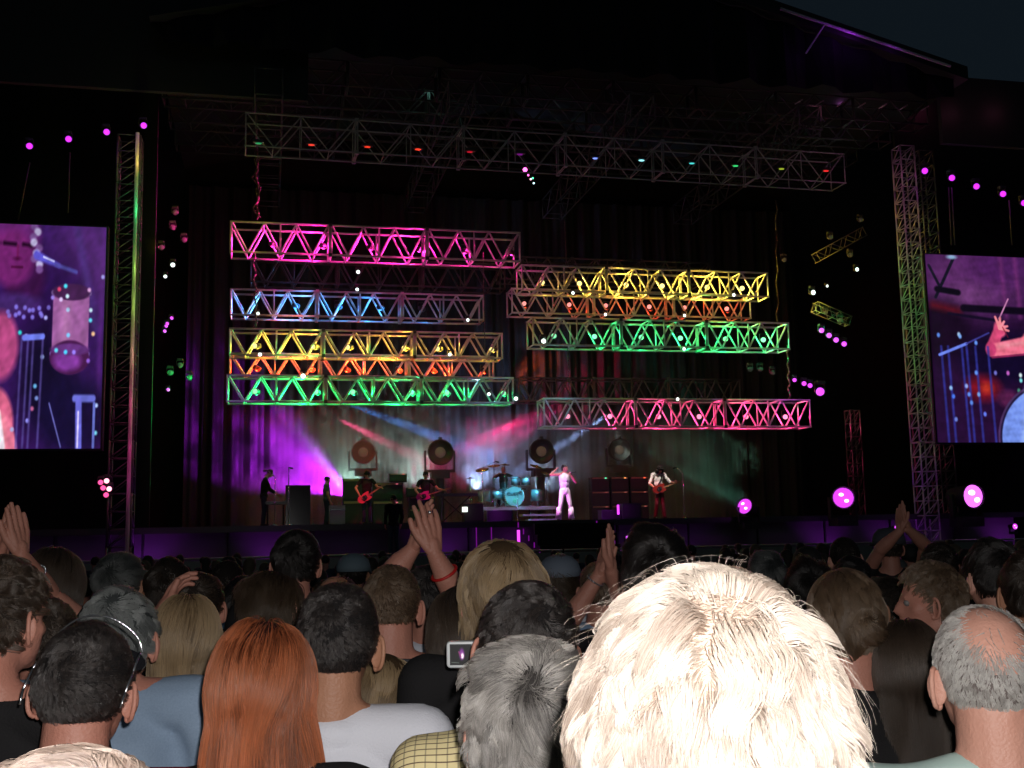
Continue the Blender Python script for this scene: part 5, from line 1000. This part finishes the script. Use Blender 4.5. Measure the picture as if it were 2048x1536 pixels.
r_, i_ = perf('shadowed second guitarist left of the drums with dark hair', 852, 1046, 2.2, 1.7, J, shirt=BLACKT, head=(10, 0, 0), see_face=True, hcol=('black', (.012, .01, .009), (.03, .02, .02)), hairprims=[('ell', (0, -.02, .03), (.1, .11, .1))])
guitar('magenta bass guitar held nearly level left of the drums', wp(r_, (.14, .34, .88)), SA, R(16), ('magenta_guitar', (.5, .04, .22)), bass=True, rootname='bass_guitar')
J = joints(1.82, .19); J.update(hc=Vector((0, .16, 1.7)), neck=Vector((0, .06, 1.54)), shL=Vector((-.19, .04, 1.48)), shR=Vector((.19, .04, 1.48)), elR=Vector((.2, .16, 1.18)), wrR=Vector((.14, .42, 1.0)), elL=Vector((-.2, .18, 1.18)), wrL=Vector((-.14, .44, 1.0)))
perf('silhouetted keyboard player leaning over the piano', 527, 1044, 1.9, 1.82, J, face=-85, shirt=BLACKT, head=(25, 0, 0), sleeves=1.6, hcol=('black', (.012, .01, .009), (.03, .02, .02)), hairprims=[('ell', (0, -.02, .03), (.083, .098, .09))])
perf('crew member standing as a purple silhouette beside the flight case', 654, 1046, 3.2, 1.62, joints(1.62, .17), face=-80, shirt=mat('grey_shirt', (.08, .07, .09), .8), head=(12, 0, 0), hcol=('black', (.012, .01, .009), (.03, .02, .02)), hairprims=[('ell', (0, -.02, .03), (.083, .098, .09))])
pu, pz = pix(787, 990, -2.6); perf('black silhouette of a camera operator standing in the pit before the stage', 787, 990, -2.6, 1.8, joints(1.8, .2), z=pz-1.8, face=10, shirt=BLK, sleeves=1.8, hcol=('black', (.012, .01, .009), (.03, .02, .02)), hairprims=[('ell', (0, -.02, .03), (.083, .098, .09))])
MB().box((pu, -2.6, (pz-1.8-1.2)/2), (1.4, 1.2, max(.3, pz-1.8+1.2))).build('camera_platform', BLK, stage)
J = joints(1.5, .19); J.update(elR=Vector((.4, .1, 1.1)), wrR=Vector((.3, .35, 1.2)), elL=Vector((-.4, .1, 1.1)), wrL=Vector((-.2, .4, 1.0)), knR=Vector((.25, .35, .55)), knL=Vector((-.25, .35, .55)), hipR=Vector((.1, 0, .6)), hipL=Vector((-.1, 0, .6)), anR=Vector((.25, .3, .085)), anL=Vector((-.25, .3, .085)))
perf('drummer half hidden behind the toms', 1008, 1010, 5.4, 1.5, J, z=kz, shirt=BLACKT, see_face=True, hcol=('far_blond', (.3, .25, .18), (.3, .2, .1)), hairprims=[('ell', (0, -.02, .03), (.083, .098, .09))])

# ------------------------------------------------------------------ moving lights
HEADM = MB().lathe([(.08, -.30), (.13, -.27), (.15, -.1), (.16, .1), (.19, .17), (.19, .2), (.17, .2), (.15, .15)], n=20).mesh('lamp_head', BLKM, True)
BASEM = MB().box((0, 0, -.36), (.36, .3, .14)).mesh('base', BLKM); ARMM = MB().box((-.22, 0, -.14), (.03, .09, .34)).box((.22, 0, -.14), (.03, .09, .34)).box((0, 0, -.29), (.47, .09, .03)).mesh('yoke', BLKM)
LNS = {}
def mlight(label, px, py, v, cname, c, estr, s_=1.0, aim=(0, -1, 0), up=False, power=0, ang=30, group=None, uz=None):
    u, z = uz or pix(px, py, v); r = stg('moving_light', label, 'stage light', u, v, z, 0, group); r.scale = (s_,)*3
    yk = link('yoke', ARMM, r); bs = link('base', BASEM, r)
    if up: yk.rotation_euler = (0, R(180), 0); bs.rotation_euler = (0, R(180), 0)
    hd = link('lamp_head', HEADM, r); hd.rotation_euler = Vector(aim).to_track_quat('Z', 'Y').to_euler()
    if cname not in LNS:
        LNS[cname] = MB().ell((0, 0, .16), (.168, .168, .045), n=20, m=8).mesh('lens', mat('moving_lens_'+cname, emit=c, estr=estr), True)
    link('lens', LNS[cname], hd)
    if cname.startswith('floor'):
        for cx, cz_, rr in ((-.03, .045, .06), (.04, -.05, .055)): MB().ell((cx, cz_, .188), (rr*1.1 if cname == 'floor1' else rr*.8, rr*.8 if cname == 'floor1' else rr*.6, .022), n=14).build('led_core', mat('led_core', emit=(1, .75, 1), estr=2.5), hd, True)
    if power: add_light('lamp_light', 'POINT', Vector(aim).normalized()*.32, power, c, .08, parent=r)
    return r
PUR = (.62, .04, 1); PNK = (1, .25, .85); WHT = (.85, 1, .95)
for i, (px, py) in enumerate(((58, 292), (136, 278), (212, 264), (286, 251))): mlight('violet lamp in the row above the left screen, %s' % ['nearest the left edge', 'second from the left edge', 'third from the left edge', 'right above the tower top'][i], px, py, -2.6, 'violet', (.62, .03, .95), 1.5, .52, (.35, -1, -.35), True, 3, group='violet lamps above the left screen')
for i, (px, py) in enumerate(((1848, 342), (1902, 356), (1951, 373), (2004, 388), (2046, 406))): mlight('violet lamp in the row above the right screen, %s from the left' % ORD[i], px, py, -2.2, 'violet', (.62, .03, .95), 1.5, .62, (-.35, -1, -.3), True, 3, group='violet lamps above the right screen')
for i, (px, py) in enumerate(((1643, 661), (1658, 671), (1672, 680), (1688, 688))): mlight('small violet lamp in the slanting row right of the green truss, %s from the left' % ORD[i], px, py, 1.2, 'violet2', (.7, .06, 1), 1.6, .56, (-.5, -1, -.15), True, 1.2, group='slanting violet row')
for i, (px, py, s_) in enumerate(((1589, 760, .42), (1608, 767, .5), (1620, 771, .5), (1640, 783, .9))): mlight('violet lamp above the right end of the pink truss, %s from the left' % ORD[i], px, py, 1.6, 'violet2', (.7, .06, 1), 1.6, s_, (-.5, -1, -.15), True, 1.5, group='violet lamps by the pink truss')
for i, (px, py) in enumerate(((342, 637), (333, 648), (331, 653), (328, 663), (335, 780))): mlight('tiny violet lamp between the left tower and the trusses, %s from the top' % ORD[i], px, py, 1.8, 'violet2', (.7, .06, 1), 1.6, .34, (.5, -1, .1), True, 0, group='tiny violet lamps by the left tower')
for i, (px, py, s_, v) in enumerate(((716, 544, .42, 5.6), (714, 579, .36, 4.3), (516, 627, .34, 4.3), (935, 640, .36, 4.3), (606, 752, .5, 1.2), (520, 709, .38, 2.2), (977, 788, .36, 1.2), (1031, 797, .42, 1.2), (899, 709, .36, 2.2), (1145, 586, .34, 1.3), (1466, 590, .38, 1.3), (1210, 629, .32, 1.0), (1368, 631, .32, 1.0), (1086, 682, .5, .9), (1367, 698, .36, .9), (1354, 798, .36, 1.3), (1712, 539, .44, 2), (1624, 585, .55, 2), (1653, 572, .3, 2), (346, 530, .44, 2), (331, 553, .34, 2))):
    mlight('white pinpoint lamp %s' % ['behind the dark upper left truss', 'on top of the blue truss', 'at the left end under the blue truss', 'at the right end under the blue truss', 'largest on the green truss at left', 'between left yellow and red trusses, left end', 'low near the right end of the left green truss', 'at the right corner of the left green truss', 'between left yellow and red trusses, right end', 'under the right yellow truss, left end', 'under the right yellow truss, right end', 'under the dim red truss, left one', 'under the dim red truss, right one', 'inside the left end of the right green truss', 'under the right green truss', 'on top of the pink truss', 'below the slanting side truss', 'large one right of the yellow truss', 'tiny one right of the yellow truss', 'upper one right of the left tower', 'lower one right of the left tower'][i], px, py, v, 'white', WHT, 2.2, s_*1.0, (.0, -1, -.2), True, 0, group='white pinpoint lamps')
mlight('bright magenta lamp hanging alone under the long grey truss', 1050, 340, 0, 'hotpink', (1, .1, .6), 5, .45, (-.2, -1, -.2), True, 1)
for i, (px, py, c, cn) in enumerate(((1056, 351, (1, .1, .5), 'hotpink'), (1061, 359, (1, .5, .7), 'rose'), (1065, 357, (.1, 1, .4), 'green'), (1067, 367, (.5, .9, 1), 'ice'))): mlight('tiny %s lamp in the curved chain under the long grey truss' % ['magenta', 'rose', 'green', 'icy blue'][i], px, py, 0, cn, c, 3, .2, (0, -1, 0), True, 0)
for i, (px, py, s_, aim, lb) in enumerate(((1497, 1017, 1.5, (-.95, -.75, .35), 'tilted glowing violet floor lamp right of the guitarist'), (1684, 998, 2.0, (-.4, -1, .1), 'large glowing violet floor lamp between the towers'), (1930, 993, 2.3, (.05, -1, 0), 'largest, almost white violet floor lamp under the right screen'), (2026, 1053, .6, (0, -1, 0), 'small violet lamp low at the right edge'), (1790, 1055, .42, (0, -1, 0), 'small violet lamp beside the raised clapping hands at right'), (1254, 1075, .4, (0, -1, 0), 'small pink lamp on the stage front right of the stairs'))):
    mlight(lb, px, py, -1.9, 'floor%d' % (1 if i == 2 else 0), (.8, .12, .95) if i == 2 else (.62, .05, .8), 2.2 if i == 2 else 1.5, s_, aim, False, 5 if i < 3 else 0)
for i, (px, py) in enumerate(((202, 965), (214, 962), (207, 976), (219, 978), (213, 990))): mlight('pink red lamp in the cluster left of the left tower foot, %s' % ['upper left', 'upper right', 'middle left', 'middle right', 'bottom'][i], px, py, -2.9, 'redpink%d' % (i % 2), ((1, .08, .3), (1, .35, .5))[i % 2], (1.6, 3)[i % 2], .42, (.0, -1, 0), True, 1.2, group='pink red lamp cluster')
# dim side lamps and their small slanting trusses
for i, (px, py, v) in enumerate(((350, 425, 2), (322, 495, 2), (345, 455, 2.4), (368, 480, 2.4), (360, 730, 2.5), (378, 755, 2.5), (340, 745, 2.5), (1660, 475, 2), (1720, 440, 2), (1568, 520, 3), (1700, 510, 2), (1650, 625, 2.2), (1680, 640, 2.2), (1500, 738, 2.2), (1520, 738, 2.2), (1545, 745, 2.2))):
    mlight('unlit dark lamp in the side rigging, %s group, number %s' % ('left' if px < 900 else 'right', ['one', 'two', 'three', 'four', 'five', 'six', 'seven', 'eight', 'nine'][i % 7 if px < 900 else (i-7) % 9]), px, py, v, 'unlit', (.01, .01, .01), 1, .5, (.3 if px < 900 else -.3, -1, -.2), True, 0, group='unlit side lamps')
for i, (px, py, c, p_, v) in enumerate(((350, 420, (1, .65, .05), 5, 1.4), (320, 492, (1, .75, .05), 3, 1.4), (1655, 480, (1, .45, .1), 3, 1.4), (1722, 452, (1, .3, .1), 3, 1.4), (1710, 510, (1, .7, .1), 3, 1.4), (1660, 635, (1, .5, .1), 2, 1.6), (1520, 735, (.3, 1, .5), 2, 1.6), (365, 745, (.6, .7, .7), 2, 1.9))): add_light('side_spill_light', 'POINT', SP(px, py, v), p_, c, .05)
for (a, b, v, lb) in (((1640, 522), (1735, 470), 2, 'small slanting side truss right of the yellow truss, lit amber'), ((1630, 620), (1700, 650), 2.2, 'small dark slanting truss above the violet row')):
    A_, B_ = SP(*a, v), SP(*b, v); Lx = (B_-A_).length; ro = thing('side_truss', lb, 'truss', A_); ro.rotation_euler = (B_-A_).to_track_quat('X', 'Z').to_euler(); c, b_ = tube_lat(Lx, .35, .35, 3, .018, mid=False); s_ = c.build('truss_section', mat('steel_mid', (.05, .05, .05), .5, .3), ro, True); b_.build('braces', mat('steel_mid', (.05, .05, .05), .5, .3), s_, True)
for i, (px, y0, y1, px2) in enumerate(((60, 325, 440, 36), (140, 305, 425, 136), (1903, 375, 490, 1910), (1897, 375, 490, 1903), (2018, 400, 490, 2024))):
    a, b = SP(px, y0, -2.3), SP(px2, y1, -2.3); tag(MB().cyl((0, 0, 0), b-a, .022, n=6).build('suspension_cable', mat('dull_cable', (.04, .035, .025), .5, .2), None, True, a), 'thin %s suspension cable above the %s screen%s' % (('yellow lit', 'left', ', outer one') if i == 0 else ('dim', 'left', ', inner one') if i == 1 else ('grey', 'right', ', ' + ['', '', 'second', 'first', 'third'][i] + ' from the left')), 'cable')
add_light('cable_light', 'POINT', SP(70, 380, -2.8), 2.5, (1, .75, .1), .05); add_light('cable_light', 'POINT', SP(1915, 430, -2.9), 2, (.9, .85, .8), .05)
for px, py, v, lb in ((726, 905, 6.8, 'big round searchlight above the tall left amplifier stack'), (880, 905, 5.6, 'big round searchlight on a black yoke left of the drums'), (1082, 903, 6.0, 'big round searchlight behind the drums'), (1238, 900, 7.0, 'big round searchlight in shadow right of the singer, its side catching white light')):
    u, z = pix(px, py, v); r = stg('searchlight', lb, 'searchlight', u, v, z, 0, 'big searchlights upstage'); q_ = 25/26. if v < 6.5 else .9; r.scale = (q_,)*3
    Rm = Matrix.Rotation(R(90), 3, 'X'); MB().lathe([(.15, -.62), (.36, -.55), (.45, -.2), (.50, .12), (.50, .17), (.44, .17), (.40, .02), (.2, .0)], (0, 0, 0), Rm, 32).build('lamp_head', BLKM, r, True)
    MB().ell((0, -.06, .0), (.2, .06, .2), n=20).build('lens', mat('searchlight_lens', (.35, .25, .18), .3, emit=(.25, .16, .1), estr=.2), r, True)
    MB().box((-.56, .1, -.3), (.06, .2, .75)).box((.56, .1, -.3), (.06, .2, .75)).box((0, .1, -.7), (1.18, .2, .1)).build('yoke', BLKM, r); MB().box((0, .1, -.85), (.7, .5, .26)).build('base', BLKM, r); MB().cyl((0, .1, -.98), (0, .1, -(z-DECK)/q_), .16, n=12).build('pedestal', BLKM, r)
    MB().cyl((0, -.1, .5), (0, -.1, .58), .08, n=10).build('cap', BLKM, r)

# ------------------------------------------------------------------ stage smoke and the beams in it
def beam(name, src, dst, color, power, ang, blend=.4, gobo=0.0, gs=9.0, sz=.05):
    l = add_light(name, 'SPOT', SP(*src), power, color, sz, SP(*dst), ang, blend)
    if gobo:
        l.data.use_nodes = True; n = l.data.node_tree.nodes; k = l.data.node_tree.links; em_ = n['Emission']; tc = n.new('ShaderNodeTexCoord'); nz = n.new('ShaderNodeTexNoise'); nz.inputs['Scale'].default_value = gs; nz.inputs['Detail'].default_value = 3
        sp = n.new('ShaderNodeVectorMath'); sp.operation = 'NORMALIZE'; k.new(tc.outputs['Normal'], sp.inputs[0]); k.new(sp.outputs[0], nz.inputs['Vector'])
        mr = n.new('ShaderNodeMapRange'); mr.inputs[1].default_value = .42; mr.inputs[2].default_value = .62; mr.inputs[3].default_value = 1-gobo; mr.inputs[4].default_value = 1.6; k.new(nz.outputs[0], mr.inputs[0]); k.new(mr.outputs[0], em_.inputs['Strength'])
    return l
us0, us1 = U(428, 900, 6), U(1560, 900, 6)
sm = MB().box(((us0+us1)/2, 7.1, DECK+.02+2.3), (us1-us0, 4.4, 4.6)).mesh('stage_smoke', BLK); sm.materials.clear()
m = bpy.data.materials.new('thin_smoke'); m.use_nodes = True; m.node_tree.nodes.remove(m.node_tree.nodes['Principled BSDF']); vv_ = m.node_tree.nodes.new('ShaderNodeVolumePrincipled'); vv_.inputs['Color'].default_value = (.9, .9, .9, 1); vv_.inputs['Density'].default_value = .06
def smoke_nodes(m):
    n, l = m.node_tree.nodes, m.node_tree.links; tc = n.new('ShaderNodeTexCoord'); sp = n.new('ShaderNodeSeparateXYZ'); l.new(tc.outputs['Generated'], sp.inputs[0])
    def ramp(src, a, b): r = n.new('ShaderNodeMapRange'); r.interpolation_type = 'SMOOTHSTEP'; r.inputs[1].default_value = a; r.inputs[2].default_value = b; l.new(src, r.inputs[0]); return r.outputs[0]
    def mul(a, b): q = n.new('ShaderNodeMath'); q.operation = 'MULTIPLY'; l.new(a, q.inputs[0]); (l.new(b, q.inputs[1]) if not isinstance(b, float) else setattr(q.inputs[1], 'default_value', b)); return q.outputs[0]
    e = mul(mul(ramp(sp.outputs[0], 0, .16), ramp(sp.outputs[0], 1, .7)), ramp(sp.outputs[2], 1, .55)); nz = n.new('ShaderNodeTexNoise'); nz.inputs['Scale'].default_value = .55; nz.inputs['Detail'].default_value = 3.5; l.new(tc.outputs['Object'], nz.inputs['Vector'])
    return mul(mul(e, ramp(nz.outputs[0], .36, .66)), .22)
m.node_tree.links.new(smoke_nodes(m), vv_.inputs['Density']); m.node_tree.links.new(vv_.outputs[0], m.node_tree.nodes['Material Output'].inputs['Volume']); sm.materials.append(m)
so_ = link('stage_smoke', sm, None, ST(0, 0, 0), (0, 0, SA)); tag(so_, 'thin smoke drifting over the back of the stage, lit purple, pink and blue', 'smoke', kind='stuff')
beam('beam_light', (705, 990, 6.2), (545, 890, 8.6), (.42, .015, .8), 24000, 50, .9, .8, 5)
beam('beam_light', (690, 990, 5.6), (470, 950, 6.6), (.5, .02, .85), 14000, 22, .8, .7, 8)
beam('beam_light', (688, 985, 5.2), (612, 870, 7.6), (.65, .95, .75), 2600, 15, .8, .9, 16)
beam('beam_light', (700, 980, 6.6), (720, 880, 8.8), (.5, .9, .75), 1100, 95, .8, .9, 14)
beam('beam_light', (852, 975, 6.4), (800, 890, 8.8), (.6, .95, .85), 1500, 75, .8, .9, 16)
beam('beam_light', (950, 980, 7.4), (970, 880, 9.2), (.35, .5, .9), 2200, 90, .8, .7, 14)
beam('beam_light', (1075, 985, 7.4), (1120, 900, 9.2), (.4, .55, .8), 900, 80, .8, .8, 14)
beam('beam_light', (640, 786, 4.2), (905, 885, 8.2), (.08, .3, 1), 70000, 5, .5)
beam('beam_light', (640, 820, 4.2), (835, 915, 7.6), (1, .07, .25), 22000, 6, .6)
beam('beam_light', (1180, 775, 4.2), (900, 915, 8.4), (1, .02, .25), 30000, 9, .7, .5, 12)
beam('beam_light', (1130, 815, 7), (960, 890, 9.5), (1, .02, .3), 3500, 36, .8, .5, 12)
beam('beam_light', (1260, 800, 4.0), (1080, 918, 7.8), (.35, .5, 1), 36000, 6, .5)
beam('beam_light', (1440, 862, 5.0), (1475, 905, 8.6), (.3, .8, .5), 1200, 18, .9, .9, 20)
beam('beam_light', (1500, 1020, 6.5), (1380, 900, 8.8), (.2, .75, .5), 900, 60, .9, .9, 12)
beam('beam_light', (960, 790, 7.2), (1060, 742, 9.4), (1, .12, .02), 3000, 22, .8, .8, 12)
beam('beam_light', (1000, 860, 7), (1140, 785, 9.4), (1, .02, .1), 3000, 30, .8, .8, 12)
# front keys on the band
def key(src, dst, c, p_, ang): return add_light('key_light', 'SPOT', SP(*src), p_, c, .12, SP(*dst), ang, .5)
key((1000, 300, -4), (1131, 985, 0), (1, .78, .9), 9000, 6)
key((1240, 300, -4), (1320, 975, 1.8), (1, .85, .78), 6500, 5)
key((1060, 640, .5), (1030, 985, 4.4), (.12, .75, 1), 9000, 16); key((930, 700, 2), (1060, 1020, 3), (.2, .7, 1), 1500, 20); key((1100, 700, 2), (1045, 1000, 4.0), (.3, 1, .4), 500, 5)
key((700, 700, -3), (730, 990, 2.4), (1, .05, .16), 1300, 9); key((860, 700, -3), (858, 995, 2.2), (1, .06, .28), 1000, 7); key((1240, 700, -3), (1310, 1010, 1.8), (1, .05, .15), 1100, 12)
key((1205, 800, 3.5), (1245, 905, 6.7), (.7, 1, .85), 900, 10)
add_light('violet_side_light', 'POINT', SP(1095, 985, -.3), 60, (.8, .1, 1), .1)
